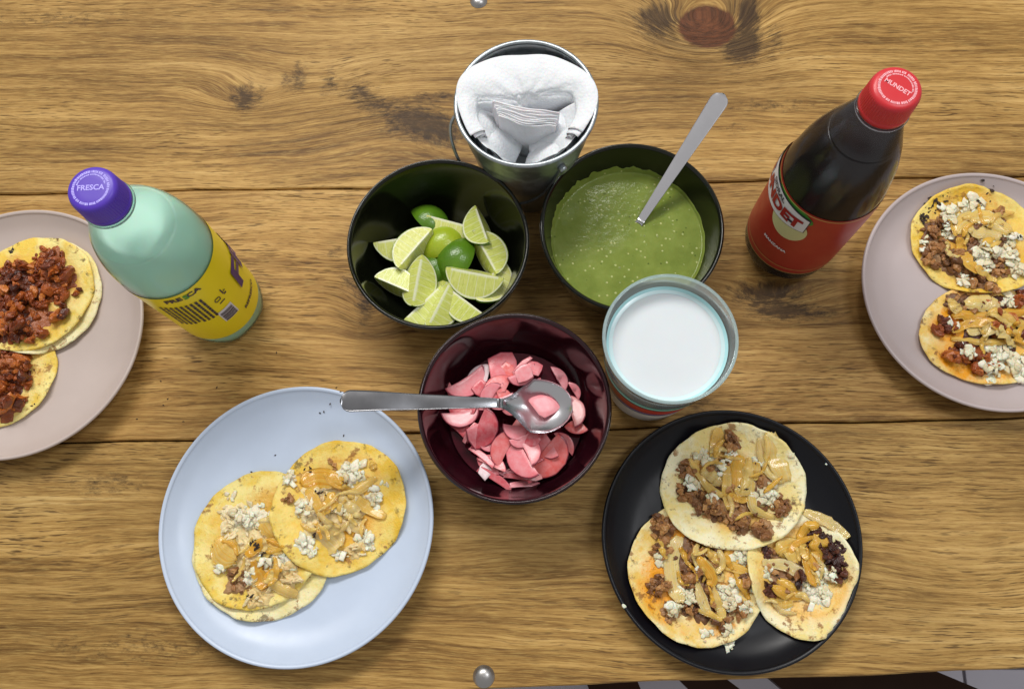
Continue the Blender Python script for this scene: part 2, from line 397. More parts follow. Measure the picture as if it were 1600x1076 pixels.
# ---------------------------------------------------------------- salsa
def salsa_mat():
    t = NT('green_salsa'); co = t.coord()
    nz = t.noise(co, 60, 6, 0.65); col = t.ramp(nz, [(0.3, (0.155, 0.205, 0.034)), (0.55, (0.205, 0.260, 0.050)), (0.75, (0.25, 0.305, 0.072))])
    v = t.vor(co, 300); sel = t.n('SeparateColor', {0: t.vor(co, 300, out=1)}).outputs[0]
    dots = t.math('MULTIPLY', t.ramp(v, [(0.20, 1), (0.29, 0)]), t.ramp(sel, [(0.74, 0), (0.78, 1)]))
    col = t.mix(dots, col, (0.43, 0.46, 0.17))
    v2 = t.vor(co, 300); sel2 = t.n('SeparateColor', {0: t.vor(co, 300, out=1)}).outputs[1]
    col = t.mix(t.math('MULTIPLY', t.ramp(v2, [(0.15, 1), (0.3, 0)]), t.ramp(sel2, [(0.88, 0), (0.9, 0.7)])), col, (0.05, 0.08, 0.012))
    h = t.math('ADD', t.math('MULTIPLY', t.noise(co, 190, 4, 0.6), 0.9), t.math('MULTIPLY', dots, 0.5))
    b = t.bsdf(Base_Color=col, Roughness=0.13, Specular_IOR_Level=0.22, Subsurface_Weight=0.15, Subsurface_Scale=0.002)
    t.set(b.inputs['Normal'], t.bump(h, 0.30, 0.0010)); return t.m
M_salsa = salsa_mat()
zs = 0.040
def salsa():
    V, Fc = [], []; n = 144; rings = 40
    for i in range(n):
        a = 2 * PI * i / n
        lim = zs + 0.0015 + 0.010 * max(0, math.sin(a * 0.5 + 0.35)) ** 4 * (0.25 + 0.5 * abs(math.sin(a * 7 + 2 * math.sin(a * 3)) * math.sin(a * 13 + 1)) + 0.25 * math.sin(a * 31 + 3 * math.sin(a * 5)) ** 2) + 0.0005 * math.sin(a * 19 + 2 * math.sin(a * 4))
        for k in range(rings + 6):
            if k <= rings:
                r = (bowl_in_r(zs) - 0.0004) * k / rings
                x_, y_ = r * math.cos(a), r * math.sin(a); z = zs + 0.0006 * math.exp(-((r * math.cos(a) + 0.005) ** 2 + (r * math.sin(a) + 0.01) ** 2) / 0.0002)
            else:
                z = zs + (lim - zs) * (k - rings) / 5; r = bowl_in_r(z) - 0.0007 * (1 - (k - rings) / 5) + (0.0006 if k == rings + 5 else 0)
            V.append((r * math.cos(a), r * math.sin(a), z + 0.0004))
    L = rings + 6
    for i in range(n):
        j = (i + 1) % n
        for k in range(L - 1):
            Fc.append((i * L + k, j * L + k, j * L + k + 1, i * L + k + 1) if k else (i * L, j * L + 1, i * L + 1))
    return mesh('green_salsa', V, Fc)
tag(obj('green_salsa', salsa(), None, (SB[0], SB[1], 0), mat=M_salsa), 'speckled green salsa filling the black bowl', 'salsa')

# ---------------------------------------------------------------- spoons
def spoon(label, pts, MS, bl, bw, he, neck, depth, length):
    """pts: 3D centreline from bowl tip to handle end; widths follow the arc length."""
    P = [Vector(p) for p in smooth_prof([tuple(p) for p in pts], 14)]
    L = [0]
    for a, b in zip(P, P[1:]): L.append(L[-1] + (b - a).length)
    tot = L[-1]; root = P[0]
    ny = 14
    def grid(t0, t1, nx):
        V, Fc = [], []
        for side in (0, 1):
            for i in range(nx + 1):
                s = t0 + (t1 - t0) * i / nx
                k = max(1, next((q for q in range(len(L)) if L[q] >= s - 1e-9), len(L) - 1))
                f = (s - L[k - 1]) / max(L[k] - L[k - 1], 1e-9); c = P[k - 1].lerp(P[k], min(max(f, 0), 1)); tg = (P[k] - P[k - 1]).normalized()
                sd = Vector((0, 0, 1)).cross(tg).normalized(); up = tg.cross(sd)
                if s < bl:
                    u = s / bl; wd = bw * math.sqrt(max(0, 1 - (2 * u - 1) ** 2)) * (1.0 - 0.10 * (u - 0.5)) if u < 0.55 else None
                    if u >= 0.55:
                        q = (u - 0.55) / 0.45; e = bw * math.sqrt(max(0, 1 - 0.1 ** 2)) * math.cos(q * PI / 2) ** 0.8; wd = max(e, 0) * (1 - q) + (neck) * q + 0.0 if q < 1 else neck
                        wd = max(wd, neck * q)
                    dp = depth * math.sin(min(1, u / 0.95) * PI) ** 0.8 if u < 0.95 else 0
                else:
                    q = (s - bl) / (tot - bl); wd = neck + (he - neck) * (q ** 1.1)
                    dp = -0.00025
                    if q > 0.93: wd *= math.sqrt(max(0.0, 1 - ((q - 0.93) / 0.0705) ** 2))
                for j in range(ny + 1):
                    v = -1 + 2 * j / ny
                    z = -dp * (1 - v * v) - side * 0.0013
                    V.append(c + sd * (wd / 2 * v * (1 if not side else 0.985)) + up * z - root)
        m = ny + 1; o2 = (nx + 1) * m
        for i in range(nx):
            for j in range(ny):
                a, b, c_, d = i * m + j, i * m + j + 1, (i + 1) * m + j + 1, (i + 1) * m + j
                Fc.append((a, d, c_, b)); Fc.append((a + o2, b + o2, c_ + o2, d + o2))
            for j in (0, ny):
                a, b = i * m + j, (i + 1) * m + j; Fc.append((a, b, b + o2, a + o2) if j == 0 else (b, a, a + o2, b + o2))
        for i in (0, nx):
            for j in range(ny):
                a, b = i * m + j, i * m + j + 1; Fc.append((b, a, a + o2, b + o2) if i == 0 else (a, b, b + o2, a + o2))
        return V, Fc
    t = thing('metal_spoon', root, label, 'spoon')
    obj('spoon_bowl', mesh('spoon_bowl', *grid(0, bl, 40)), t, root, mat=M_steel)
    obj('handle', mesh('handle', *grid(bl, tot, 50)), t, root, mat=MS)
    return t
# spoon across the pickles: tip to the right, handle rests on the rim at left
sp1 = [at(895, 640, 0.0575), at(865, 636, 0.0570), at(800, 631, 0.0595), at(770, 629, 0.0640), at(700, 628, 0.069), at(655, 627.5, 0.0715), at(590, 626, 0.077), at(531, 626, 0.080)]
spoon('steel spoon lying across the maroon bowl with a pink slice in it', sp1, M_steel_g, 0.0540, 0.0400, 0.0165, 0.0070, 0.0085, 0)
A, B = at(1003, 342, 0.043), at(1071, 238, 0.0715)
best = min((abs(proj(A + (B - A) * (s / 50))[1] - 146), s / 50) for s in range(50, 200))[1]
E_ = A + (B - A) * best
dn = (A - B).normalized()
sp2 = [A + dn * 0.036 + Vector((0, 0, 0.0065)), A + dn * 0.02, A + dn * 0.006, A, A.lerp(B, 0.5), B, B.lerp(E_, 0.5), E_]
spoon('steel spoon standing in the green salsa, handle leaning over the rim', sp2, M_steel_b, 0.032, 0.030, 0.0150, 0.0062, 0.004, 0)

# ---------------------------------------------------------------- limes
def flesh_mat():
    t = NT('lime_flesh')
    rad = t.n('Attribute', attribute_name='rad').outputs['Fac']; ang = t.n('Attribute', attribute_name='ang').outputs['Fac']
    co = t.coord(); rnd = t.rand()
    st = t.noise(t.comb(t.math('MULTIPLY', ang, 16.0), t.math('MULTIPLY', rad, 3.2), t.math('MULTIPLY', rnd, 50.0)), 1.0, 3, 0.6, 0.6)
    c1 = t.mix(rnd, (0.48, 0.55, 0.075), (0.64, 0.66, 0.17)); c2 = t.mix(rnd, (0.62, 0.68, 0.15), (0.78, 0.79, 0.30))
    col = t.mix(t.ramp(st, [(0.35, 0), (0.65, 1)]), c1, c2)
    seg = t.n('TexWave', {'Vector': t.comb(t.math('ADD', ang, rnd), 0.0, 0.0), 'Scale': 0.62, 'Distortion': 0.0}, wave_type='BANDS').outputs[1]
    col = t.mix(t.ramp(seg, [(0.955, 0), (0.99, 0.45)]), col, (0.78, 0.80, 0.58))
    jit = t.math('MULTIPLY_ADD', t.noise(co, 260, 3), 0.06, -0.03); rj = t.math('ADD', rad, jit)
    col = t.mix(t.ramp(rj, [(0.04, 0.8), (0.11, 0)]), col, (0.82, 0.83, 0.66))
    col = t.mix(t.ramp(rj, [(0.865, 0), (0.90, 0.9)]), col, (0.78, 0.80, 0.56))
    col = t.mix(t.ramp(rad, [(0.955, 0), (0.985, 1)]), col, (0.22, 0.34, 0.03))
    b = t.bsdf(Base_Color=col, Roughness=0.22, Subsurface_Weight=0.35, Subsurface_Scale=0.004, Subsurface_Radius=(0.8, 1.0, 0.3))
    t.set(b.inputs['Normal'], t.bump(t.math('ADD', st, t.noise(co, 500, 2)), 0.35, 0.0007)); return t.m
def rind_mat(name, c1, c2):
    t = NT(name); co = t.coord(); nz = t.noise(co, 60, 4)
    v = t.vor(co, 750)
    b = t.bsdf(Base_Color=t.mix(nz, c1, c2), Roughness=0.26, Subsurface_Weight=0.1, Subsurface_Scale=0.002)
    t.set(b.inputs['Normal'], t.bump(v, 0.25, 0.0005)); return t.m
M_flesh = flesh_mat(); M_rind = rind_mat('green_lime_rind', (0.045, 0.13, 0.006), (0.12, 0.25, 0.012)); M_rindy = rind_mat('yellow_green_lime_rind', (0.27, 0.38, 0.012), (0.38, 0.46, 0.03))
a_, b_ = 0.0198, 0.0190
def wedge_meshes(half, spread, seed):
    rg = random.Random(seed); x0 = -1.0 if not half else rg.uniform(-0.12, 0.05)
    def ell(u, th):   # u in [x0..1], outer surface; th around, 0 = straight down
        rr = math.sqrt(max(0, 1 - u * u)); tip = 1 + 0.06 * max(0, abs(u) - 0.85) / 0.15
        return Vector((a_ * u * tip, b_ * rr * math.sin(th), -b_ * rr * math.cos(th)))
    us = [x0 + (0.9995 - x0) * (0.5 - 0.5 * math.cos(PI * i / 18)) if not half else x0 + (0.9995 - x0) * math.sin(PI / 2 * i / 18) for i in range(19)]
    if not half: us[0] = -0.9995
    # rind
    V, Fc = [], []; nt = 12
    for u in us:
        for k in range(nt + 1): V.append(ell(u, -spread + 2 * spread * k / nt))
    m = nt + 1
    for i in range(18):
        for k in range(nt): Fc.append((i * m + k, i * m + k + 1, (i + 1) * m + k + 1, (i + 1) * m + k))
    rind = mesh('rind', V, Fc)
    V, Fc, rad, ang = [], [], [], []; nr = 10
    for sgn in (-1, 1):
        base = len(V)
        for i, u in enumerate(us):
            for k in range(nr + 1):
                q = k / nr; e = ell(u, sgn * spread); c = Vector((e.x * (0.97), 0, 0))
                p = c.lerp(e, q); nrm = Vector((0, -sgn * math.cos(spread), -math.sin(spread))) * -1
                p += nrm * 0.0 + Vector((0, -sgn * math.cos(spread), math.sin(spread))) * (-0.0010 * math.sin(q * PI) * (1 if abs(u) < 0.9 else 0))
                V.append(p); rad.append(min(1.0, math.hypot(u, q * math.sqrt(max(0, 1 - u * u))) if False else 1 - (1 - q) * math.sqrt(max(0, 1 - u * u)) if q > 0.5 else q * (0.35 + 0.65 * math.sqrt(max(0, 1 - u * u))) + (0 if abs(u) < 0.93 else 0.5)))
                ang.append(u * 1.6 + 3 * sgn)
        m = nr + 1
        for i in range(18):
            for k in range(nr):
                f = (base + i * m + k, base + i * m + k + 1, base + (i + 1) * m + k + 1, base + (i + 1) * m + k)
                Fc.append(f if sgn > 0 else f[::-1])
    if half:   # the cross-cut end
        base = len(V); c = Vector((a_ * us[0], 0, 0)); m = nr + 1
        for i in range(13):
            e = ell(us[0], -spread + 2 * spread * i / 12)
            for k in range(nr + 1):
                q = k / nr; V.append(c.lerp(e, q) + Vector((0.0005 * math.sin(q * PI), 0, 0))); rad.append(q); ang.append((-spread + 2 * spread * i / 12) * 1.2 + 9)
        for i in range(12):
            for k in range(nr): Fc.append((base + i * m + k, base + i * m + k + 1, base + (i + 1) * m + k + 1, base + (i + 1) * m + k))
    fl = mesh('flesh', V, Fc)
    for nme, dat in (('rad', rad), ('ang', ang)):
        at_ = fl.attributes.new(nme, 'FLOAT', 'POINT'); at_.data.foreach_set('value', dat)
    fl.materials.append(M_flesh)
    return rind, fl
WQ = [wedge_meshes(False, math.radians(46), 1), wedge_meshes(False, math.radians(40), 2)]
WH = [wedge_meshes(True, math.radians(46), 3), wedge_meshes(True, math.radians(52), 4)]
lr_me = {}
def lime(px, py, z, kind, roll, pitch, yaw, label, yellow=False, s=1.0):
    p = at(px, py, z)
    src = {'q': WQ[0], 'Q': WQ[1], 'h': WH[0], 'H': WH[1]}[kind]
    key = (kind, yellow)
    if key not in lr_me:
        r = src[0].copy(); r.materials.append(M_rindy if yellow else M_rind); lr_me[key] = r
    t = thing('lime_wedge', p, label, 'lime', 'lime wedges in the black bowl')
    # roll about own axis, then pitch, then yaw
    t.rotation_euler = (Matrix.Rotation(math.radians(yaw), 3, 'Z') @ Matrix.Rotation(math.radians(pitch), 3, 'Y') @ Matrix.Rotation(math.radians(roll), 3, 'X')).to_euler()
    t.scale = (s, s, s)
    o = obj('rind', lr_me[key], None); o.parent = t; o.location = (0, 0, 0)
    o = obj('flesh', src[1], None); o.parent = t; o.location = (0, 0, 0)
D = 'lime wedge in the black bowl, '
# hidden lower layer is left out; z is the height of the wedge's core line
lime(660, 472, 0.038, 'q', -30, 8, 48, 'pale ' + D + 'lower left, half under its neighbours')
lime(700, 449, 0.030, 'q', 20, 0, 10, 'small pale ' + D + 'glimpsed below the dark green one')
lime(764, 436, 0.036, 'Q', -45, 10, 62, 'thin ' + D + 'showing its white pith at the right')
lime(616, 446, 0.039, 'q', 36, 0, -24, 'small juicy ' + D + 'leftmost bottom one', s=0.85)
lime(670, 353, 0.022, 'q', 160, 15, -40, 'dark green skin-up ' + D + 'at the top between two pale ones', s=0.9)
lime(681, 424, 0.018, 'q', 190, 0, 70, 'small dark skin-up ' + D + 'squeezed in the middle', s=0.8)
lime(706, 346, 0.036, 'q', -28, 10, -12, 'pale ' + D + 'topmost centre, behind the yellow-green one')
lime(757, 394, 0.039, 'q', 30, 0, -62, 'pale ' + D + 'right side behind the large front one')
lime(729, 470, 0.041, 'q', -34, 0, -38, 'juicy flat-faced ' + D + 'bottom right', s=0.9)
lime(753, 349, 0.040, 'q', -26, -12, -72, 'upright ' + D + 'standing at the top right', s=0.92)
lime(624, 372, 0.039, 'q', -22, 0, 10, 'pale ' + D + 'upper left with a white core line', s=1.02)
lime(649, 388, 0.043, 'q', 32, 0, 52, 'bright ' + D + 'overlapping the upper left one')
lime(694, 386, 0.021, 'Q', 180, 12, 40, 'shiny yellow-green skin-up ' + D + 'in the centre', True, s=0.98)
lime(716, 410, 0.023, 'q', 178, -8, 62, 'glossy dark green skin-up ' + D + 'in the centre', s=1.0)
lime(686, 474, 0.044, 'q', -12, 0, 66, 'large ' + D + 'lowest at the front', s=0.98)
lime(652, 437, 0.045, 'q', 0, 0, 82, 'large pale ' + D + 'left front with its core ridge up', s=1.02)
lime(742, 426, 0.047, 'q', -20, 5, -10, 'large bright ' + D + 'right front with core edge pointing right', s=1.1)

# ---------------------------------------------------------------- pickled slices
def pick_mat():
    t = NT('pink_pickle'); co = t.coord(); rnd = t.n('SeparateColor', {0: t.n('ObjectInfo').outputs['Color']}).outputs[0]
    rad = t.n('Attribute', attribute_name='rad').outputs['Fac']
    nz = t.noise(t.n('VectorMath', {0: co, 1: t.comb(t.math('MULTIPLY', rnd, 9.0), rnd, 0.0)}, operation='ADD').outputs[0], 2.6, 5, 0.65)
    base = t.ramp(rnd, [(0.0, (0.46, 0.035, 0.060)), (0.18, (0.70, 0.085, 0.110)), (0.4, (0.84, 0.170, 0.200)), (0.6, (0.88, 0.31, 0.35)), (0.8, (0.82, 0.125, 0.110)), (1.0, (0.92, 0.70, 0.72))])
    pale = t.mix(0.42, base, (0.88, 0.62, 0.64))
    col = t.mix(t.ramp(nz, [(0.38, 0), (0.68, 0.75)]), base, pale)
    col = t.mix(t.ramp(t.math('ADD', rad, t.math('MULTIPLY_ADD', nz, 0.1, -0.05)), [(0.93, 0), (0.985, 0.9)]), col, (0.26, 0.022, 0.050))
    b = t.bsdf(Base_Color=col, Roughness=0.26, Subsurface_Weight=0.2, Subsurface_Scale=0.004, Subsurface_Radius=(1, 0.35, 0.35))
    t.set(b.inputs['Normal'], t.bump(nz, 0.3, 0.0007)); return t.m
M_pick = pick_mat()
def slice_mesh(kind, seed):      # unit size, flat slice with skin edge
    rg = random.Random(seed)
    pts = []
    if kind == 'half':
        n = 16; o = rg.uniform(-0.1, 0.12)
        for i in range(n + 1):
            a = PI * i / n; pts.append((math.cos(a) * (1 + 0.03 * math.sin(3 * a + seed)), math.sin(a) * rg.uniform(0.93, 0.97) - 0.4, 1.0))
        for i in range(1, 5): pts.append((-1 + 2 * i / 5, -0.4 + o * math.sin(PI * i / 5), 0.3))
    elif kind == 'quart':
        n = 10
        for i in range(n + 1):
            a = 0.15 + (PI / 2 + 0.25) * i / n; pts.append((math.cos(a) * 1.25 - 0.5, math.sin(a) * 1.25 - 0.5, 1.0))
        pts.append((-0.62, -0.35, 0.3)); pts.append((-0.45 + 0.2 * rg.random(), -0.6, 0.3)); pts.append((0.3, -0.5, 0.3))
    elif kind == 'stick':
        for x, y in ((-1, -0.17), (-0.3, -0.22), (0.4, -0.2), (1, -0.12), (0.95, 0.14), (0.3, 0.2), (-0.4, 0.17), (-0.95, 0.15)): pts.append((x, y + 0.12 * (1 - x * x), 1.0 if y > 0 else 0.3))
    elif kind == 'block':
        for x, y in ((-0.8, -0.7), (0.1, -0.85), (0.85, -0.6), (0.9, 0.2), (0.6, 0.8), (-0.1, 0.75), (-0.75, 0.6)): pts.append((x + rg.uniform(-.1, .1), y + rg.uniform(-.1, .1), 1.0 if y > 0.5 else 0.3))
    elif kind == 'seg':
        n = 12
        for i in range(n + 1):
            a = math.radians(28) + math.radians(124) * i / n; pts.append((math.cos(a) * 1.1, (math.sin(a) - 0.47) * 1.25 - 0.25, 1.0))
        pts.append((0.3, -0.27, 0.3)); pts.append((-0.3, -0.27, 0.3))
    n = len(pts); cx = sum(p[0] for p in pts) / n; cy = sum(p[1] for p in pts) / n
    V, Fc, rad = [], [], []; bend = rg.uniform(-0.16, 0.22); tw = rg.uniform(-0.15, 0.15)
    th = 0.14
    def put(x, y, z, r): V.append((x, y, z + bend * (x * x) * 0.6 + tw * x * y)); rad.append(r)
    lays = [(1, 0.55, th), (1, 0.93, th), (1, 1.0, th * 0.6), (-1, 1.0, th * 0.6), (-1, 0.93, th), (-1, 0.55, th)]
    for sg, sc_, z in lays:
        for x, y, e in pts: put(cx + (x - cx) * sc_, cy + (y - cy) * sc_, sg * z, (0.96 if sc_ == 0.93 else 1.0 if sc_ == 1.0 else 0.55) if e > 0.5 else 0.5)
    for l in range(5):
        for i in range(n): Fc.append((l * n + i, (l + 1) * n + i, (l + 1) * n + (i + 1) % n, l * n + (i + 1) % n))
    Fc.append(tuple(range(n))); Fc.append(tuple(5 * n + i for i in range(n))[::-1])
    me = mesh('pickled_slice', V, Fc, True, [M_pick])
    q = me.attributes.new('rad', 'FLOAT', 'POINT'); q.data.foreach_set('value', rad)
    return me
SM = {k: [slice_mesh(k, s + i * 10) for s in range(3)] for i, k in enumerate(('half', 'quart', 'stick', 'block', 'seg'))}
# bowl inside into the height map, and a mound of what is under the top layer
d = np.hypot(GX - PB[0], GY - PB[1]); np.maximum(HM, np.where(d < 0.058, np.interp(d, [0, 0.02, 0.035, 0.045, 0.055, 0.058], [0.036, 0.036, 0.032, 0.028, 0.030, 0.038]), 0), out=HM)
GRP = 'pink slices in the maroon bowl'
def pick(px, py, r, kind, yaw, label=None, tilt=(0, 0), z=None, v=None):
    zg = z if z is not None else 0.036
    for _ in range(2):
        p = at(px, py, zg); s = r * pxm(px, py, zg) * 1.15
        if z is None:
            zz = hmean(p.x, p.y, s * 0.6); zg = min(max(zz + 0.0018, 0.018), 0.0495)
    me = SM[kind][(int(px) + int(py)) % 3]
    o = obj('pickled_slice', me, None, p, (math.radians(tilt[0]), math.radians(tilt[1]), math.radians(yaw)), (s, s, s * 0.28 + 0.0024))
    o.color = (v if v is not None else 0.08 + R_.random() * 0.80, 0, 0, 1)
    tag(o, label or 'pink pickled slice in the crowded heap in the maroon bowl', 'pickle', GRP)
    if z is None: hraise(p.x, p.y, s * 0.7, zg + 0.0012)
for k in range(34):
    a = R_.uniform(0, 2 * PI); r = 0.042 * math.sqrt(R_.random())
    px, py = proj((PB[0] + r * math.cos(a), PB[1] + r * math.sin(a) - 0.002, 0.03))
    pick(px, py, R_.uniform(14, 22), R_.choice(['half', 'quart', 'seg', 'block', 'half']), R_.uniform(0, 360), tilt=(R_.uniform(-22, 22), R_.uniform(-22, 22)))
TOPS = [(764, 616, 20, 'half', 60), (706, 612, 15, 'seg', 120), (734, 676, 16, 'stick', 60), (721, 652, 26, 'half', 190), (818, 583, 14, 'block', 20), (899, 609, 15, 'seg', -60), (897, 667, 17, 'quart', 200),
        (807, 676, 20, 'half', 170), (850, 671, 22, 'half', 30), (832, 682, 18, 'quart', 100), (796, 737, 16, 'seg', 200), (841, 744, 17, 'stick', 30), (807, 746, 18, 'stick', -10), (758, 735, 12, 'block', 50),
        (785, 571, 23, 'block', 8), (781, 598, 21, 'quart', 60), (751, 583, 21, 'quart', 70), (732, 600, 30, 'half', 215), (816, 571, 17, 'stick', 42), (834, 575, 13, 'block', -30), (876, 590, 21, 'seg', -62),
        (899, 640, 24, 'half', -70), (760, 672, 29, 'half', 250), (771, 722, 24, 'seg', -25), (753, 714, 22, 'stick', -40), (773, 748, 27, 'stick', -32), (820, 758, 22, 'stick', 2), (785, 697, 27, 'half', 60),
        (852, 697, 22, 'half', 120), (828, 699, 25, 'half', -62), (884, 690, 21, 'seg', -50), (862, 717, 35, 'half', 232), (813, 717, 33, 'half', 118)]
LBL = {(751, 583): 'pale slice with a whitish corner at the upper left of the maroon bowl', (732, 600): 'large crescent pink slice left of the spoon bowl, at the top', (816, 571): 'thin pink stick at the top of the pickle heap',
       (876, 590): 'pink slice standing at the right above the spoon tip', (813, 717): 'round-backed pink slice with a dark skin, front centre of the heap', (862, 717): 'large orange-pink folded slice at the front right of the heap',
       (820, 758): 'pink stick lying lowest at the front of the maroon bowl', (760, 672): 'large half-moon pink slice just below the spoon neck'}
for q in TOPS: pick(*q, label=LBL.get(q[:2]), v={(751, 583): 1.0, (862, 717): 0.8, (732, 600): 0.5, (785, 697): 0.75, (828, 699): 0.66, (852, 697): 0.7, (758, 735): 1.0}.get(q[:2]), tilt=(R_.uniform(-14, 14), R_.uniform(-14, 14)))
pick(855, 634, 24, 'quart', 20, 'pink slice lying inside the spoon over the maroon bowl', (8, 14), 0.0535, v=0.62)
t_ = NT('pickling_liquid'); t_.bsdf(Base_Color=(0.16, 0.012, 0.03), Roughness=0.05, Transmission_Weight=0.5, IOR=1.33)
lathe('pickling_liquid', [(0, 0.024), (0.03, 0.024), (bowl_in_r(0.0238) - 0.0003, 0.0242)], None, (PB[0], PB[1], 0.0), t_.m, 64)
tag(bpy.data.objects['pickling_liquid'], 'dark pink pickling liquid at the bottom of the maroon bowl', 'liquid')

# ---------------------------------------------------------------- cup of milky drink
def shell_mat(name, tint, rough=0.06, body=(0.6, 0.8, 0.8), amt=0.12, ior=1.45):
    t = NT(name); nz = t.noise(t.coord(), 120, 3)
    tr = t.n('BsdfTransparent', {0: tint}); gl = t.n('BsdfGlossy', {0: (1, 1, 1), 1: t.math('MULTIPLY_ADD', nz, 0.06, rough)})
    df = t.n('MixShader', {0: 0.72, 1: t.n('BsdfDiffuse', {0: body}).outputs[0], 2: t.n('BsdfTranslucent', {0: body}).outputs[0]})
    m1 = t.n('MixShader', {0: amt, 1: tr, 2: df}); fr = t.n('Fresnel', {0: ior})
    m2 = t.n('MixShader', {0: fr.outputs[0], 1: m1.outputs[0], 2: gl.outputs[0]})
    t.t.links.new(m2.outputs[0], t.out.inputs[0]); return t.m
M_cup = shell_mat('clear_aqua_plastic', (0.97, 0.99, 0.99), 0.08, (0.90, 0.98, 0.985), 0.30, 1.15)
zr = 0.113
cr_ = (at(1152, 530, zr).x - at(942, 530, zr).x) / 2; ccx = (at(1152, 530, zr).x + at(942, 530, zr).x) / 2; ccy = (at(1047, 427, zr).y + at(1047, 635, zr).y) / 2
cup = thing('drinking_cup', (ccx, ccy, 0.0004), 'clear aqua plastic cup with coloured bands beside the salsa bowl', 'cup')
CL = (ccx, ccy, 0.0004)
rb = cr_ * 0.76
def cup_r(z): return rb + (cr_ - rb) * (z / zr)
lathe('cup_wall', [(0, 0.0015), (rb - 0.003, 0.0015), (rb, 0)] + [(cup_r(zr * i / 10), zr * i / 10) for i in range(1, 11)] + [(cr_ + 0.0004, zr + 0.0006), (cr_ - 0.0006, zr + 0.0012), (cr_ - 0.0016, zr + 0.0002)]
      + [(cup_r(zr * i / 10) - 0.0014, zr * i / 10) for i in range(9, 0, -1)] + [(rb - 0.003, 0.004), (0, 0.004)], cup, CL, M_cup, 96)
rimv = [(cr_ - 0.0006 + 0.0011 * math.cos(2 * PI * i / 8), zr + 0.0016 + 0.0009 * math.sin(2 * PI * i / 8)) for i in range(9)]
lathe('rim', rimv, cup, CL, shell_mat('aqua_rim_plastic', (0.97, 0.99, 0.99), 0.08, (0.80, 0.98, 0.99), 0.40, 1.2), 96)
for z0, z1, c, nm in ((0.070, 0.078, (0.25, 0.62, 0.52), 'teal'), (0.046, 0.066, (0.55, 0.045, 0.03), 'red'), (0.040, 0.0445, (0.22, 0.14, 0.42), 'purple'), (0.001, 0.036, (0.74, 0.72, 0.70), 'milky')):
    o = lathe('band', [(cup_r(z) + 0.0003, z) for z in (z0, (z0 + z1) / 2, z1)], cup, CL, plain(nm + '_print', c, 0.35), 96)
    o['label'] = nm + ' printed band around the cup'
def milk_mat():
    t = NT('milky_drink'); co = t.coord(); v = t.vor(co, 85); sel = t.n('SeparateColor', {0: t.vor(co, 85, out=1)}).outputs[0]
    sp = t.math('MULTIPLY', t.ramp(v, [(0.05, 1), (0.075, 0)]), t.ramp(sel, [(0.72, 0), (0.73, 0.75)]))
    col = t.mix(sp, t.mix(t.noise(co, 30, 3), (0.66, 0.70, 0.73), (0.71, 0.755, 0.78)), (0.25, 0.16, 0.09))
    t.bsdf(Base_Color=col, Roughness=0.16, Subsurface_Weight=0.2, Subsurface_Scale=0.006); return t.m
zm = 0.0975
lathe('milky_drink', [(0, 0.0045), (rb - 0.004, 0.0045)] + [(cup_r(z) - 0.0019, z) for z in np.linspace(0.006, zm - 0.001, 8)] + [(cup_r(zm) - 0.0017, zm + 0.0010), (cup_r(zm) - 0.0026, zm + 0.0003), (cup_r(zm) - 0.005, zm), (cr_ * 0.5, zm), (0, zm)], None, CL, milk_mat(), 96)
mo = bpy.data.objects['milky_drink']
for r0, r1, z0, z1, c in ((0.0062, 0.0036, 0.0003, 0.0007, (0.62, 0.80, 0.83)), (0.0036, 0.0019, 0.0007, 0.0026, (0.46, 0.79, 0.83))):  # light tinted by the aqua plastic, painted as rings on the milk's edge
    lathe('aqua_light_ring', [(cup_r(zm) - r1 + 0.0001, zm + z1), (cup_r(zm) - (r0 + r1) / 2, zm + (z0 * 0.6 + z1 * 0.4)), (cup_r(zm) - r0, zm + z0)], mo, CL, plain('painted_aqua_light', c, 0.18), 96)
tag(bpy.data.objects['milky_drink'], 'white milky drink filling the aqua cup', 'drink')

# ---------------------------------------------------------------- napkin bucket
zb = 0.112
bxc = (at(711, 165, zb).x + at(929, 165, zb).x) / 2 + 0.001; byc = (at(820, 68, zb).y + at(820, 258, zb).y) / 2
br = (at(929, 165, zb).x - at(711, 165, zb).x) / 2
BL = (bxc, byc, 0.0004)
bk = thing('metal_bucket', BL, 'small galvanised metal bucket holding white napkins', 'bucket')
bb = br * 0.70
def bk_r(z): return bb + (br - bb) * z / zb
lathe('bucket_wall', [(0, 0.004), (bb - 0.003, 0.004), (bb - 0.001, 0.0), (bb, 0.0)] + [(bk_r(z) + (0.0006 if abs(z - 0.085) < 0.004 else 0), z) for z in np.linspace(0.004, zb, 22)]
      + [(br - 0.0008, zb)] + [(bk_r(z) - 0.0009, z) for z in np.linspace(zb, 0.006, 12)] + [(bb - 0.003, 0.005), (0, 0.005)], bk, BL, M_galv, 112)
lathe('rolled_rim', [(br + 0.0003 + 0.0018 * math.cos(2 * PI * i / 10), zb + 0.0018 * math.sin(2 * PI * i / 10)) for i in range(11)], bk, BL, M_galv, 112)
hp = [(714, 176, 0.098), (704, 196, 0.090), (707, 225, 0.078), (724, 262, 0.058), (760, 300, 0.040), (806, 318, 0.037), (840, 309, 0.046), (862, 288, 0.065), (878, 262, 0.092)]
pts = smooth_prof([tuple(at(*q)) for q in hp], 6)
V, Fc = tube_vf(pts, 0.0013, 10)
obj('bail_handle', mesh('bail_handle', [Vector(v) - Vector(BL) for v in V], Fc), bk, BL, mat=M_galv)
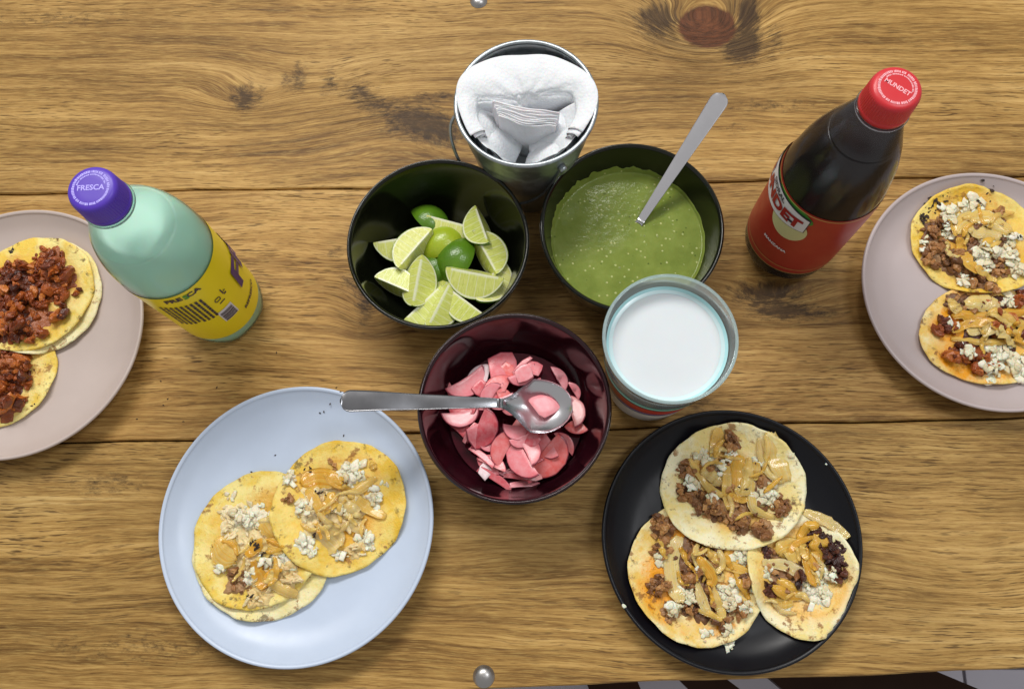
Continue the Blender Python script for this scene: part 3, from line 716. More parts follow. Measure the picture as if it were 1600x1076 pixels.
for q in (hp[0], hp[-1]):
    p = at(*q); dr = (p - Vector((bxc, byc, p.z))).normalized(); c0 = Vector((bxc, byc, p.z)) + dr * (bk_r(p.z) + 0.001)
    V, Fc = tube_vf([c0 - dr * 0.001, c0 + dr * 0.002, c0 + dr * 0.004], 0.0032, 12)
    obj('ear', mesh('ear', [v - c0 for v in V], Fc), bk, c0, mat=M_galv)
def paper_mat():
    t = NT('white_paper_napkin'); co = t.coord(); nz = t.noise(co, 130, 5, 0.65); em = t.vor(co, 420)
    b = t.bsdf(Base_Color=t.mix(nz, (0.74, 0.74, 0.765), (0.81, 0.81, 0.835)), Roughness=0.9, Specular_IOR_Level=0.1, Subsurface_Weight=0.15, Subsurface_Scale=0.003)
    t.set(b.inputs['Normal'], t.bump(t.math('ADD', nz, t.math('MULTIPLY', em, 0.5)), 0.5, 0.0013)); return t.m
M_paper = paper_mat()
def sheet(fn, nu, nv, label, group):
    base = Vector((bxc, byc, 0.05)); V, Fc = [], []
    for s in (0, 1):
        for i in range(nu + 1):
            for j in range(nv + 1): V.append(fn(i / nu, j / nv, s) - base)
    m = nv + 1; o2 = (nu + 1) * m
    for i in range(nu):
        for j in range(nv):
            a, b, c, d = i * m + j, i * m + j + 1, (i + 1) * m + j + 1, (i + 1) * m + j
            Fc.append((a, b, c, d)); Fc.append((d + o2, c + o2, b + o2, a + o2))
    for i in range(nu):
        for j in (0, nv):
            a, d = i * m + j, (i + 1) * m + j; Fc.append((a, d, d + o2, a + o2) if j == 0 else (d, a, a + o2, d + o2))
    for j in range(nv):
        for i in (0, nu):
            a, b = i * m + j, i * m + j + 1; Fc.append((b, a, a + o2, b + o2) if i == 0 else (a, b, b + o2, a + o2))
    tag(obj('paper_napkin', mesh('paper_napkin', V, Fc), None, base, mat=M_paper), label, 'napkin', group)
NK = 6
for k in range(NK):
    rg = random.Random(100 + k); ph = [rg.uniform(0, 6) for _ in range(6)]; f = k / (NK - 1)
    a0, a1 = math.radians(-34 + rg.uniform(-4, 4) - 3 * f), math.radians(214 + rg.uniform(-4, 4) + 6 * f)
    def fn(u, v, s, k=k, f=f, ph=ph, a0=a0, a1=a1):
        # v: 0..0.6 from the outer edge across to the inner edge, 0.6..1 down into the bucket
        a = a0 + (a1 - a0) * u
        flat = 1 - 0.17 * math.exp(-((a - 1.55) / 0.62) ** 2)
        side = math.exp(-((a - 0.15) / 0.45) ** 2) + math.exp(-((a - 2.85) / 0.45) ** 2)
        ro = (0.0480 - 0.0012 * k) * flat + 0.0045 * side * (1 - f) + 0.0005 * math.sin(a * 5 + ph[0])
        li = (0.0105 - 0.0010 * k + 0.0030 * math.cos(a)) / max(math.sin(a), 0.05); rin = (0.0365 ** -6 + max(li, 0.004) ** -6) ** (-1 / 6) + 0.0004 * math.sin(a * 9 + ph[1])
        zo, zi = 0.1130 + 0.0020 * side * (1 - f) - 0.0012 * k, 0.1085 - 0.0013 * k + 0.0004 * math.sin(a * 6 + ph[2])
        if v < 0.6:
            q = v / 0.6; r = ro + (rin - ro) * q; z = zo + (zi - zo) * q + 0.0022 * math.sin(PI * q) + 0.0004 * math.sin(a * 8 + q * 5 + ph[3]) + 0.0003 * math.sin(a * 17 + ph[4]) * q
        else:
            q = (v - 0.6) / 0.4; r = rin + 0.0030 * math.sin(PI * q * 0.5); z = zi - 0.0008 - (0.058 - 0.0013 * k) * q ** 1.3
        return Vector((bxc + r * math.cos(a), byc + r * math.sin(a), z - 0.0007 * s))
    sheet(fn, 100, 25, 'white paper napkin curled round the inside of the metal bucket', 'napkins curled round the bucket')
for k in range(8):
    rg = random.Random(300 + k); ph = [rg.uniform(0, 6) for _ in range(4)]
    L0, R0 = Vector((bxc - 0.0250 + 0.0006 * k, byc + 0.0025 - 0.0012 * k, 0)), Vector((bxc + 0.0245 - 0.0004 * k, byc - 0.0055 - 0.0010 * k, 0))
    def fn(u, v, s, k=k, ph=ph, L0=L0, R0=R0):
        p = L0.lerp(R0, u); sag = math.sin(PI * u) ** 2
        y = p.y - (0.0015 + 0.0004 * k) * sag + 0.0004 * math.sin(u * 7 + ph[0]) + 0.00015 * math.sin(u * 19 + ph[2])
        z = 0.1120 - 0.0009 * k - 0.004 * u + 0.0004 * math.sin(u * 6 + ph[1]) - 0.064 * (1 - v) ** 1.3
        y += 0.012 * (1 - v) * (0.3 if k < 5 else 0.75) * (1.2 - 0.6 * u) - 0.00075 * s - 0.004 * math.sin(PI * v) * (1 - u)
        return Vector((p.x + 0.0004 * math.sin(v * 5 + ph[3]), y, z))
    sheet(fn, 40, 12, 'folded white napkin standing in the middle of the bucket', 'napkins folded in the middle of the bucket')
for sg, lab in ((1, 'right'), (-1, 'left')):
    for k in range(3):
        rg = random.Random(500 + k + sg); ph = [rg.uniform(0, 6) for _ in range(3)]
        def fn(u, v, s, sg=sg, k=k, ph=ph):        # loose napkins sloping from the side wall into the hollow
            y = 0.004 - 0.037 * u; xo = math.sqrt(max(0.0435 ** 2 - y * y, 0.0001)) - 0.002 * k; xi = (0.0085 if sg > 0 else 0.0125) - 0.003 * k + 0.004 * math.sin(u * 4 + ph[0])
            x = xo + (xi - xo) * v; z = 0.1075 - 0.0022 * k - 0.034 * v ** 1.25 + 0.0022 * math.sin(v * 4 + u * 3 + ph[1]) + 0.0012 * math.sin(u * 9 + ph[2]) - 0.003 * u
            return Vector((bxc + sg * x, byc + y, z - 0.0006 * s))
        sheet(fn, 30, 24, 'loose white napkin sloping down the %s side of the bucket hollow' % lab, 'napkins folded in the middle of the bucket')

# ---------------------------------------------------------------- lettering
def text_vf(s, size, bold=0.0, shear=0.0):
    cu = bpy.data.curves.new('t', 'FONT'); cu.body = s; cu.size = size; cu.align_x = 'CENTER'; cu.align_y = 'CENTER'; cu.offset = bold; cu.resolution_u = 3; cu.shear = shear
    o = bpy.data.objects.new('t', cu); sc.collection.objects.link(o)
    dg = bpy.context.evaluated_depsgraph_get(); me = bpy.data.meshes.new_from_object(o.evaluated_get(dg))
    bm = bmesh.new(); bm.from_mesh(me); bmesh.ops.triangulate(bm, faces=bm.faces)
    V = [v.co.copy() for v in bm.verts]; Fc = [tuple(v.index for v in f.verts) for f in bm.faces]
    bm.free(); bpy.data.objects.remove(o); bpy.data.curves.remove(cu); bpy.data.meshes.remove(me)
    return V, Fc
def rects_vf(rs):
    V, Fc = [], []
    for x0, x1, y0, y1 in rs:
        n = max(1, int((x1 - x0) / 0.003))
        for i in range(n):
            b = len(V); xa, xb = x0 + (x1 - x0) * i / n, x0 + (x1 - x0) * (i + 1) / n
            V += [Vector((xa, y0, 0)), Vector((xb, y0, 0)), Vector((xb, y1, 0)), Vector((xa, y1, 0))]; Fc.append((b, b + 1, b + 2, b + 3))
    return V, Fc
def ink(name, col, rough=0.4): return plain(name, col, rough, 0.03)
RF = {}
def wrap(name, vf, mat, parent, base, r, az0, z0, rot=0.0, off=0.00025, arch=0.0):
    V, Fc = vf; out = []; cr, sr = math.cos(rot), math.sin(rot)
    for v in V:
        x, y = v.x * cr - v.y * sr, v.x * sr + v.y * cr
        y += arch * x * x
        a = az0 + x / r; rr = r + off
        if base in RF: rr = min(r, float(np.interp(z0 + y, RF[base][1], RF[base][0])) + 0.0003) + off * 1.5 + 0.0001
        out.append((rr * math.cos(a), rr * math.sin(a), z0 + y))
    return obj(name, mesh(name, out, Fc, False), parent, base, mat=mat)
def cyl_hit(px, py, c, r):
    d = (M3 @ Vector((px - 800, 538 - py, -F))).normalized(); o = Vector((-c[0], -c[1]))
    A_ = d.x ** 2 + d.y ** 2; B_ = o.x * d.x + o.y * d.y; C_ = o.length_squared - r * r; q = B_ * B_ - A_ * C_
    if q < 0: q = 0
    t = (-B_ - math.sqrt(q)) / A_; p = Vector((o.x + d.x * t, o.y + d.y * t)); return math.atan2(p.y, p.x), CH + d.z * t
def bottle(name, cpx, label, prof, zl, M_sh, M_liq, M_cap, M_lab, lz0, lz1, hgt, cat='bottle'):
    p = at(*cpx, hgt); base = (p.x, p.y, 0.0004)
    t = thing(name, base, label, cat)
    prof = [(r, z * hgt / 0.21) for r, z in prof]; zl *= hgt / 0.21
    pr = smooth_prof(prof, 4)
    RF[base] = ([q[0] for q in pr], [q[1] for q in pr])
    petal = lambda r, z, a: (r * (1 - 0.10 * max(0, 1 - z / 0.014) * (0.5 - 0.5 * math.cos(5 * a))), z)
    lathe('bottle_shell', [(0, 0.006), (0.012, 0.004)] + pr, t, base, M_sh, 100, wob=petal)
    inn = [(max(r - 0.0012, 0.001), z + 0.0008) for r, z in pr if z < zl]
    rl = np.interp(zl, [z for r, z in pr], [r for r, z in pr]) - 0.0012
    lathe('drink', [(0, 0.008), (0.012, 0.006)] + inn + [(rl, zl), (rl - 0.001, zl - 0.0004), (rl * 0.5, zl - 0.0005), (0, zl - 0.0005)], t, base, M_liq, 96, wob=petal)
    # cap with knurled skirt
    cz0, cz1, rc = hgt - 0.0195, hgt, 0.0149
    kn = lambda r, z, a: (r + (0.00022 * math.cos(60 * a) if cz0 + 0.004 < z < cz1 - 0.0035 else 0), z)
    cp = lathe('cap', [(rc - 0.0014, cz0), (rc + 0.0006, cz0), (rc + 0.0007, cz0 + 0.003), (rc + 0.0003, cz0 + 0.0036), (rc + 0.0003, cz0 + 0.0042), (rc + 0.0001, cz0 + 0.009), (rc - 0.0002, cz1 - 0.0036), (rc - 0.0005, cz1 - 0.0022), (rc - 0.0012, cz1 - 0.0010), (rc - 0.0024, cz1 - 0.0003),
                       (rc - 0.004, cz1), (0.006, cz1), (0, cz1)], t, base, M_cap, 240, wob=kn)
    lathe('neck_ring', [(0.0128, cz0 - 0.0032), (0.0158, cz0 - 0.0030), (0.0164, cz0 - 0.0020), (0.0158, cz0 - 0.0010), (0.0128, cz0 - 0.0008)], t, base, M_sh, 80)
    lr_ = [(np.interp(z, [q[1] for q in pr], [q[0] for q in pr]) + 0.0003, z) for z in np.linspace(lz0, lz1, 14)]
    lab = lathe('label', lr_, t, base, M_lab, 100)
    return t, base, cp, lab
def cap_print(cp, base, hgt, word, size, rot, mat):
    V, Fc = text_vf(word, size, 0.00012); c, s = math.cos(rot), math.sin(rot)
    obj('cap_lettering', mesh('cap_lettering', [(v.x * c - v.y * s, v.x * s + v.y * c, hgt + 0.00015) for v in V], Fc, False), cp, base, mat=mat)
    V, Fc = [], []; a = 0.0; rg = random.Random(len(word) + 3)
    for r0, r1, aa, ab in ((0.0096, 0.0113, 0, 2 * PI), (0.0081, 0.0092, rot + 0.25, rot + PI - 0.25)):
        a = aa
        while a < ab - 0.05:
            da = rg.uniform(0.035, 0.10); b = len(V)
            if rg.random() < 0.13: a += 0.05; continue
            for q, r in ((a, r0), (a, r1 - rg.uniform(0, .0004)), (a + da, r1 - rg.uniform(0, .0004)), (a + da, r0)): V.append((r * math.cos(q), r * math.sin(q), hgt + 0.00013))
            Fc.append((b, b + 1, b + 2, b + 3)); a += da + 0.022
    obj('cap_fine_print', mesh('cap_fine_print', V, Fc, False), cp, base, mat=mat)

# ---- green soda with the purple cap
M_gsh = shell_mat('green_tinted_plastic', (0.90, 0.97, 0.94), 0.16, (0.50, 0.78, 0.65), 0.20, 1.22)
def cloudy(name, c1, c2, rough=0.3):
    t = NT(name); nz = t.noise(t.coord(), 18, 4)
    t.bsdf(Base_Color=t.mix(nz, c1, c2), Roughness=rough, Subsurface_Weight=0.3, Subsurface_Scale=0.01); return t.m
M_gl = cloudy('cloudy_green_soda', (0.66, 0.92, 0.80), (0.72, 0.95, 0.84))
H1 = 0.22
P1 = [(r * 1.065 if z < 0.165 else r * 1.03, z) for r, z in [(0.024, 0.0), (0.0285, 0.003), (0.0310, 0.010), (0.0318, 0.022), (0.0322, 0.06), (0.0326, 0.100), (0.0328, 0.116), (0.0324, 0.130), (0.0304, 0.146), (0.0262, 0.161), (0.0206, 0.174), (0.0160, 0.182), (0.0134, 0.187), (0.0128, 0.192), (0.0126, 0.207)]]
M_lab1 = plain('yellow_label_film', (0.90, 0.72, 0.012), 0.32, 0.04)
fb, fbase, fcap, flab = bottle('soda_bottle', (142, 294), 'green soda bottle with purple cap and yellow label, at the left', P1, 0.160, M_gsh, M_gl, plain('purple_cap_plastic', (0.085, 0.035, 0.45), 0.40, 0.04), M_lab1, 0.026, 0.1245, H1)
Iw = ink('lilac_print', (0.42, 0.36, 0.92)); Ik = ink('dark_print', (0.035, 0.025, 0.05)); Ip = ink('purple_print', (0.055, 0.02, 0.15)); Ig = ink('green_print', (0.05, 0.30, 0.03)); Iww = ink('white_print', (0.72, 0.70, 0.74))
cap_print(fcap, fbase, H1, 'FRESCA', 0.0047, math.radians(3), Iw)
fc = fbase[:2]; rl = 0.0351
def on1(px, py): return cyl_hit(px, py, fc, rl)
a, z = on1(283, 467); wrap('lettering', text_vf('FRE', 0.0075, 0.0003), Ik, flab, fbase, rl, a - 0.0054 / rl, z)
wrap('lettering', text_vf('S', 0.0085, 0.0003), Ig, flab, fbase, rl, a + 0.0034 / rl, z - 0.0006)
wrap('lettering', text_vf('CA', 0.0075, 0.0003), Ik, flab, fbase, rl, a + 0.0094 / rl, z)
a1, z1 = on1(288, 483); rg = random.Random(5); rs = []
for k in range(9):
    x = -0.0150 + 0.0034 * k; y = 0.003 - 0.0004 * k
    while y > -0.034:
        wd = rg.uniform(0.0015, 0.0048); rs.append((x, x + 0.0019, max(y - wd, -0.036), y)); y -= wd + 0.0006
wrap('fine_print', rects_vf(rs), Ik, flab, fbase, rl, a1, z1 + 0.004)
a2, z2 = on1(358, 488)
wrap('barcode', rects_vf([(-0.0065, 0.0065, -0.0095, 0.0095)]), Iww, flab, fbase, rl, a2, z2, off=0.0002)
rs = []; y = -0.0085
while y < 0.0065: wd = rg.choice([0.0004, 0.0007, 0.0011]); rs.append((-0.0055, 0.0055, y, y + wd)); y += wd + rg.choice([0.0005, 0.0008])
wrap('barcode_bars', rects_vf(rs), Ik, flab, fbase, rl, a2, z2, off=0.0004)
a3, z3 = on1(340, 468); wrap('symbols', rects_vf([(-0.002, 0.002, 0.001, 0.0022), (-0.0026, -0.0018, -0.002, 0.001), (0.0018, 0.0026, -0.002, 0.001), (-0.002, 0.002, -0.0032, -0.002), (0.0056, 0.0066, -0.001, 0.007), (0.0068, 0.009, 0.001, 0.0022), (0.0062, 0.0085, -0.003, -0.001), (-0.001, 0.004, -0.008, -0.0066)]), Ik, flab, fbase, rl, a3, z3)
a4, z4 = on1(374, 432); wrap('brand_lettering', text_vf('FRESCA', 0.034, 0.0012, 0.0), Ip, flab, fbase, rl, a4 + 0.051 / rl, z4, math.radians(-4), off=0.0007)
a5, z5 = on1(391, 462); wrap('lettering', text_vf('REFRESCO', 0.0052, 0.0002), Ik, flab, fbase, rl, a5 + 0.002 / rl, z5 - 0.001)

# ---- dark soda with the red cap
M_dsh = shell_mat('clear_plastic', (0.90, 0.90, 0.92), 0.14, (0.34, 0.34, 0.37), 0.07, 1.28)
M_dl = NT('dark_brown_soda'); _c = M_dl.noise(M_dl.coord(), 20, 3); M_dl.bsdf(Base_Color=M_dl.mix(_c, (0.010, 0.006, 0.006), (0.016, 0.008, 0.006)), Roughness=0.2); M_dl = M_dl.m
P2 = [(0.026, 0.0), (0.0315, 0.003), (0.0345, 0.010), (0.0363, 0.022), (0.0365, 0.06), (0.0365, 0.098), (0.0360, 0.112), (0.0342, 0.126), (0.0315, 0.141), (0.0270, 0.156), (0.0218, 0.169), (0.0172, 0.180), (0.0138, 0.187), (0.0130, 0.192), (0.0126, 0.207)]
M_lab2 = plain('red_label_film', (0.36, 0.022, 0.015), 0.36, 0.06)
mb, mbase, mcap, mlab = bottle('soda_bottle', (1402, 137), 'dark soda bottle with red cap and red label, at the right', P2, 0.166, M_dsh, M_dl, plain('red_cap_plastic', (0.58, 0.022, 0.030), 0.38, 0.04), M_lab2, 0.029, 0.1255, 0.229)
Ipk = ink('pale_pink_print', (0.86, 0.40, 0.44)); cap_print(mcap, mbase, 0.229, 'MUNDET', 0.0040, math.radians(-38), Ipk)
mc = mbase[:2]; rm = 0.0368
def on2(px, py): return cyl_hit(px, py, mc, rm)
aT, zT = on2(1252, 350); a6, z6 = on2(1222, 300)
wbh = 0.0355
def banner(sc_=1.0, ext=0.0):
    V, Fc = [], []; N = 22
    for i in range(N + 1):
        x = -wbh + 2 * wbh * i / N; q = x / wbh
        up = (0.0125 - 0.0045 * q * q) + ext; dn = -(0.0085 + 0.000 * q) - ext - 0.0035 * (1 - q * q)
        V += [Vector((x * (1 + ext * 20), dn, 0)), Vector((x * (1 + ext * 20), up, 0))]
    for i in range(N): Fc.append((2 * i, 2 * i + 2, 2 * i + 3, 2 * i + 1))
    return V, Fc
ac = aT - (wbh - 0.004) / rm; zc_ = zT - 0.0005
Ir = ink('dark_red_print', (0.30, 0.008, 0.012)); Igd = ink('gold_print', (0.55, 0.36, 0.12)); Ia = ink('apple_print', (0.56, 0.56, 0.28)); Igl = ink('leaf_print', (0.035, 0.20, 0.025)); Iwb = ink('banner_print', (0.66, 0.66, 0.68))
wrap('banner_edge', banner(1, 0.0009), Ik, mlab, mbase, rm, ac, zc_, off=0.0006, arch=0.9)
wrap('banner', banner(), Iwb, mlab, mbase, rm, ac, zc_, off=0.0008, arch=0.9)
wrap('brand_lettering', text_vf('MUNDET', 0.0152, 0.0007), Ir, mlab, mbase, rm, ac + 0.0005 / rm, zc_ - 0.0015, off=0.0011, arch=0.9)
wrap('lettering', text_vf('SIDRAL', 0.0060, 0.0002), Ik, mlab, mbase, rm, ac + 0.004 / rm, zc_ + 0.0085, off=0.0011, arch=0.9)
def ellipse_vf(a, b, n=40, cut=None):
    V = [Vector((0, 0, 0))]; Fc = []
    for ring in (0.33, 0.66, 1.0):
        for i in range(n):
            t = 2 * PI * i / n; y = b * ring * math.sin(t); V.append(Vector((a * ring * math.cos(t), min(y, cut) if cut is not None else y, 0)))
    for i in range(n): Fc.append((0, 1 + i, 1 + (i + 1) % n))
    for k in range(2):
        for i in range(n): Fc.append((1 + k * n + i, 1 + (k + 1) * n + i, 1 + (k + 1) * n + (i + 1) % n, 1 + k * n + (i + 1) % n))
    return V, Fc
aA, zA = on2(1228, 356); wrap('apple_picture', ellipse_vf(0.0150, 0.0165), Ia, mlab, mbase, rm, aA, zA + 0.004, off=0.0003)
wrap('apple_stalk', ellipse_vf(0.003, 0.0015), Ik, mlab, mbase, rm, aA, zA + 0.0135, off=0.0009)
aM, zM = on2(1209, 381); wrap('lettering', text_vf('MANZANA', 0.0042, 0.0002), Iww, mlab, mbase, rm, aM, zM)
for (px, py, a, b, ro) in ((1254, 324, 0.013, 0.0062, -0.25), (1234, 292, 0.011, 0.0060, -0.12), (1223, 262, 0.008, 0.005, 0.2)):
    al, zl_ = on2(px, py); wrap('leaf_picture', ellipse_vf(a, b, 24), Igl, mlab, mbase, rm, al, min(zl_, 0.1180), ro, off=0.0002)
for z in (0.1240, 0.037, 0.0298): wrap('gold_line', rects_vf([(-PI * rm, PI * rm, -0.00035, 0.00035)]), Igd, mlab, mbase, rm, 0, z)

# ---------------------------------------------------------------- tacos
def tort_mat(name, base, pale, stain, amt, reach, rcen=0.047):
    t = NT(name); co = t.coord(); X, Y, Z = t.sep(co)
    r = t.math('DIVIDE', t.math('SQRT', t.math('ADD', t.math('MULTIPLY', X, X), t.math('MULTIPLY', Y, Y))), rcen)
    sh = t.n('VectorMath', {0: co, 1: t.comb(t.math('MULTIPLY', t.rand(), 5.0), 0.0, 0.0)}, operation='ADD').outputs[0]
    n1 = t.noise(sh, 45, 5, 0.6); n2 = t.noise(sh, 24, 4, 0.6); n3 = t.noise(sh, 190, 4, 0.7)
    col = t.mix(t.ramp(t.math('ADD', n1, t.math('MULTIPLY_ADD', n3, 0.3, -0.15)), [(0.40, 0), (0.58, 1)]), base, pale)
    sm = t.math('MULTIPLY', t.ramp(t.math('ADD', t.math('ADD', t.math('MULTIPLY', n2, 0.7), t.math('MULTIPLY', n1, 0.35)), t.math('MULTIPLY_ADD', r, -0.22, t.math('MULTIPLY', n3, 0.34))), [(0.46, 0), (0.60, 1)]), t.ramp(r, [(reach, 1), (min(reach + 0.14, 0.999), 0.0)]))
    col = t.mix(t.math('MULTIPLY', sm, amt), col, stain)
    sp = t.ramp(t.math('MULTIPLY', n3, t.noise(sh, 75, 4)), [(0.315, 0), (0.385, 0.85)])
    col = t.mix(sp, col, (0.30, 0.13, 0.025))
    ch = t.math('MULTIPLY', t.ramp(t.noise(sh, 110, 4, 0.7), [(0.58, 0), (0.67, 0.85)]), t.ramp(r, [(0.88, 0), (0.97, 0.85)]))
    col = t.mix(ch, col, (0.06, 0.028, 0.010))
    b = t.bsdf(Base_Color=col, Roughness=t.math('MULTIPLY_ADD', sm, -0.22, 0.58), Specular_IOR_Level=0.35, Subsurface_Weight=0.12, Subsurface_Scale=0.003)
    t.set(b.inputs['Normal'], t.bump(t.math('ADD', n1, t.math('MULTIPLY', n3, 0.6)), 0.8, 0.0022)); return t.m
MT = {'yellow': tort_mat('yellow_corn_tortilla', (0.80, 0.56, 0.085), (0.88, 0.74, 0.28), (0.72, 0.36, 0.025), 0.75, 0.80),
      'gold': tort_mat('golden_corn_tortilla', (0.80, 0.51, 0.05), (0.87, 0.68, 0.20), (0.72, 0.34, 0.02), 0.75, 0.86),
      'cream': tort_mat('cream_tortilla', (0.84, 0.68, 0.26), (0.90, 0.84, 0.56), (0.82, 0.45, 0.05), 0.85, 0.66),
      'orange': tort_mat('oil_stained_tortilla', (0.82, 0.54, 0.12), (0.90, 0.78, 0.42), (0.86, 0.36, 0.010), 1.0, 0.93),
      'pale': tort_mat('pale_tortilla', (0.82, 0.70, 0.28), (0.88, 0.80, 0.48), (0.72, 0.38, 0.05), 0.5, 0.7)}
def piece_mat(name, stops, rough, sss=0.15, bs=0.6, nscale=2.2):
    t = NT(name); co = t.coord(); rnd = t.rand(); nz = t.noise(co, nscale, 4, 0.65)
    f = t.math('ADD', t.math('MULTIPLY', rnd, 0.75), t.math('MULTIPLY_ADD', nz, 0.6, -0.18))
    b = t.bsdf(Base_Color=t.ramp(f, stops), Roughness=rough, Subsurface_Weight=sss, Subsurface_Scale=0.003)
    t.set(b.inputs['Normal'], t.bump(nz, bs, 0.0014)); return t.m
M_past = piece_mat('red_marinated_meat', [(0.05, (0.060, 0.013, 0.006)), (0.35, (0.22, 0.046, 0.010)), (0.65, (0.40, 0.100, 0.018)), (0.95, (0.56, 0.19, 0.032))], 0.26)
M_beef = piece_mat('brown_grilled_meat', [(0.05, (0.11, 0.045, 0.018)), (0.4, (0.26, 0.110, 0.034)), (0.7, (0.42, 0.20, 0.066)), (0.95, (0.56, 0.31, 0.11))], 0.30)
M_chor = piece_mat('dark_crisp_meat', [(0.1, (0.022, 0.006, 0.005)), (0.6, (0.085, 0.022, 0.012)), (0.95, (0.16, 0.05, 0.02))], 0.34)
M_chick = piece_mat('pale_shredded_chicken', [(0.05, (0.70, 0.50, 0.22)), (0.5, (0.84, 0.68, 0.38)), (0.95, (0.92, 0.82, 0.58))], 0.45, 0.2)
M_oni = piece_mat('chopped_white_onion', [(0.05, (0.66, 0.54, 0.30)), (0.5, (0.80, 0.73, 0.52)), (0.95, (0.90, 0.87, 0.74))], 0.26, 0.35, 0.3)
M_char = piece_mat('charred_bit', [(0, (0.010, 0.006, 0.004)), (1, (0.05, 0.022, 0.010))], 0.6, 0.0)
M_bed_p = piece_mat('red_meat_mince', [(0.05, (0.050, 0.012, 0.006)), (0.45, (0.20, 0.042, 0.010)), (0.9, (0.38, 0.105, 0.020))], 0.30, 0.1, 0.9, 260)
M_bed_b = piece_mat('brown_meat_mince', [(0.10, (0.12, 0.050, 0.020)), (0.5, (0.29, 0.14, 0.055)), (0.9, (0.44, 0.25, 0.11))], 0.36, 0.1, 0.9, 260)
M_bed_d = piece_mat('dark_meat_mince', [(0.1, (0.022, 0.006, 0.005)), (0.6, (0.085, 0.022, 0.012)), (0.95, (0.16, 0.05, 0.02))], 0.34, 0.1, 0.9, 260)
M_bed_c = piece_mat('chicken_mince', [(0.05, (0.66, 0.42, 0.12)), (0.5, (0.82, 0.64, 0.30)), (0.95, (0.90, 0.78, 0.50))], 0.45, 0.2, 0.9, 230)
M_bed_o = piece_mat('wet_onion_mince', [(0.05, (0.62, 0.50, 0.28)), (0.5, (0.78, 0.71, 0.50)), (0.95, (0.88, 0.84, 0.70))], 0.25, 0.3, 0.9, 230)
def grilled_mat():
    t = NT('golden_grilled_onion'); co = t.coord(); rnd = t.rand(); nz = t.noise(co, 150, 4, 0.6); n2 = t.noise(co, 60, 4)
    al = t.n('Attribute', attribute_name='across').outputs['Fac']
    st = t.noise(t.comb(t.math('MULTIPLY', al, 9.0), t.math('MULTIPLY', rnd, 20.0), t.math('MULTIPLY', n2, 2.0)), 1.0, 3, 0.6)
    f = t.math('ADD', t.math('MULTIPLY', rnd, 0.50), t.math('ADD', t.math('MULTIPLY_ADD', st, 0.9, -0.26), t.math('MULTIPLY_ADD', n2, 0.4, -0.15)))
    col = t.ramp(f, [(0.12, (0.84, 0.37, 0.022)), (0.34, (0.93, 0.53, 0.068)), (0.58, (0.95, 0.67, 0.20)), (0.9, (0.96, 0.81, 0.45))])
    col = t.mix(t.ramp(t.noise(co, 420, 3, 0.6), [(0.68, 0), (0.75, 0.8)]), col, (0.14, 0.05, 0.01))
    b = t.bsdf(Base_Color=col, Roughness=0.20, Coat_Weight=0.6, Coat_Roughness=0.07, Subsurface_Weight=0.3, Subsurface_Scale=0.004, Subsurface_Radius=(1, 0.6, 0.15), Transmission_Weight=0.12, IOR=1.40)
    t.set(b.inputs['Normal'], t.bump(t.math('ADD', st, nz), 0.4, 0.0012))
    tr = t.n('BsdfTransparent', {0: (1.0, 0.84, 0.45)})
    mx = t.n('MixShader', {0: t.ramp(n2, [(0.35, 0.12), (0.7, 0.40)]), 1: b.outputs[0], 2: tr.outputs[0]}); t.t.links.new(mx.outputs[0], t.out.inputs[0]); return t.m
M_gon = grilled_mat()
def chunk_mesh(name, seed, mat, ang=0.25, sub=2, flat=(1, 0.8, 0.6)):
    rg = random.Random(seed); bm = bmesh.new(); bmesh.ops.create_icosphere(bm, subdivisions=sub, radius=1)
    dirs = [(Vector((rg.gauss(0, 1), rg.gauss(0, 1), rg.gauss(0, 1))).normalized(), rg.uniform(0.55, 0.85)) for _ in range(8)]
    for v in bm.verts:
        s = 1.0
        for d, h in dirs:
            q = v.co.normalized().dot(d)
            if q > h: s = min(s, h / q)                       # planar cuts
        v.co = Vector((v.co.x * flat[0], v.co.y * flat[1], v.co.z * flat[2])) * s * (1 + rg.uniform(-0.10, 0.10))
    me = bm_mesh(name, bm, True); me.materials.append(mat); return me
def shard_mesh(name, seed, mat, thick=0.4, asp=0.75, n=8, jag=0.35, smooth=True):
    rg = random.Random(seed); V, Fc = [], []; bend = rg.uniform(-0.25, 0.25); tw = rg.uniform(-0.3, 0.3)
    rad = [1 + rg.uniform(-jag, jag * 0.6) for _ in range(n)]; an = [2 * PI * (i + rg.uniform(-0.3, 0.3)) / n for i in range(n)]
    for sc_, z in ((0.45, 1.0), (0.86, 0.62), (1.0, 0.0), (0.8, -0.8)):
        for r, a in zip(rad, an):
            x, y = r * sc_ * math.cos(a), r * sc_ * math.sin(a) * asp
            V.append((x + rg.uniform(-.07, .07), y + rg.uniform(-.07, .07), z * thick * (1 + rg.uniform(-.45, .45)) + bend * x * x + tw * x * y))
    for l in range(3):
        for i in range(n): Fc.append((l * n + i, (l + 1) * n + i, (l + 1) * n + (i + 1) % n, l * n + (i + 1) % n))
    V.append((0, 0, thick * rg.uniform(0.5, 1.2))); c = len(V) - 1
    for i in range(n): Fc.append((c, i, (i + 1) % n))
    Fc.append(tuple(3 * n + i for i in range(n))[::-1])
    return mesh(name, V, Fc, smooth, [mat])
def mixed(name, mat, s0, thick, asp, k=10):
    return [shard_mesh(name, s0 + i, mat, thick * (0.8 + 0.05 * i), asp, 7 + i % 4, 0.46, name == 'onion_dice') for i in range(k)]
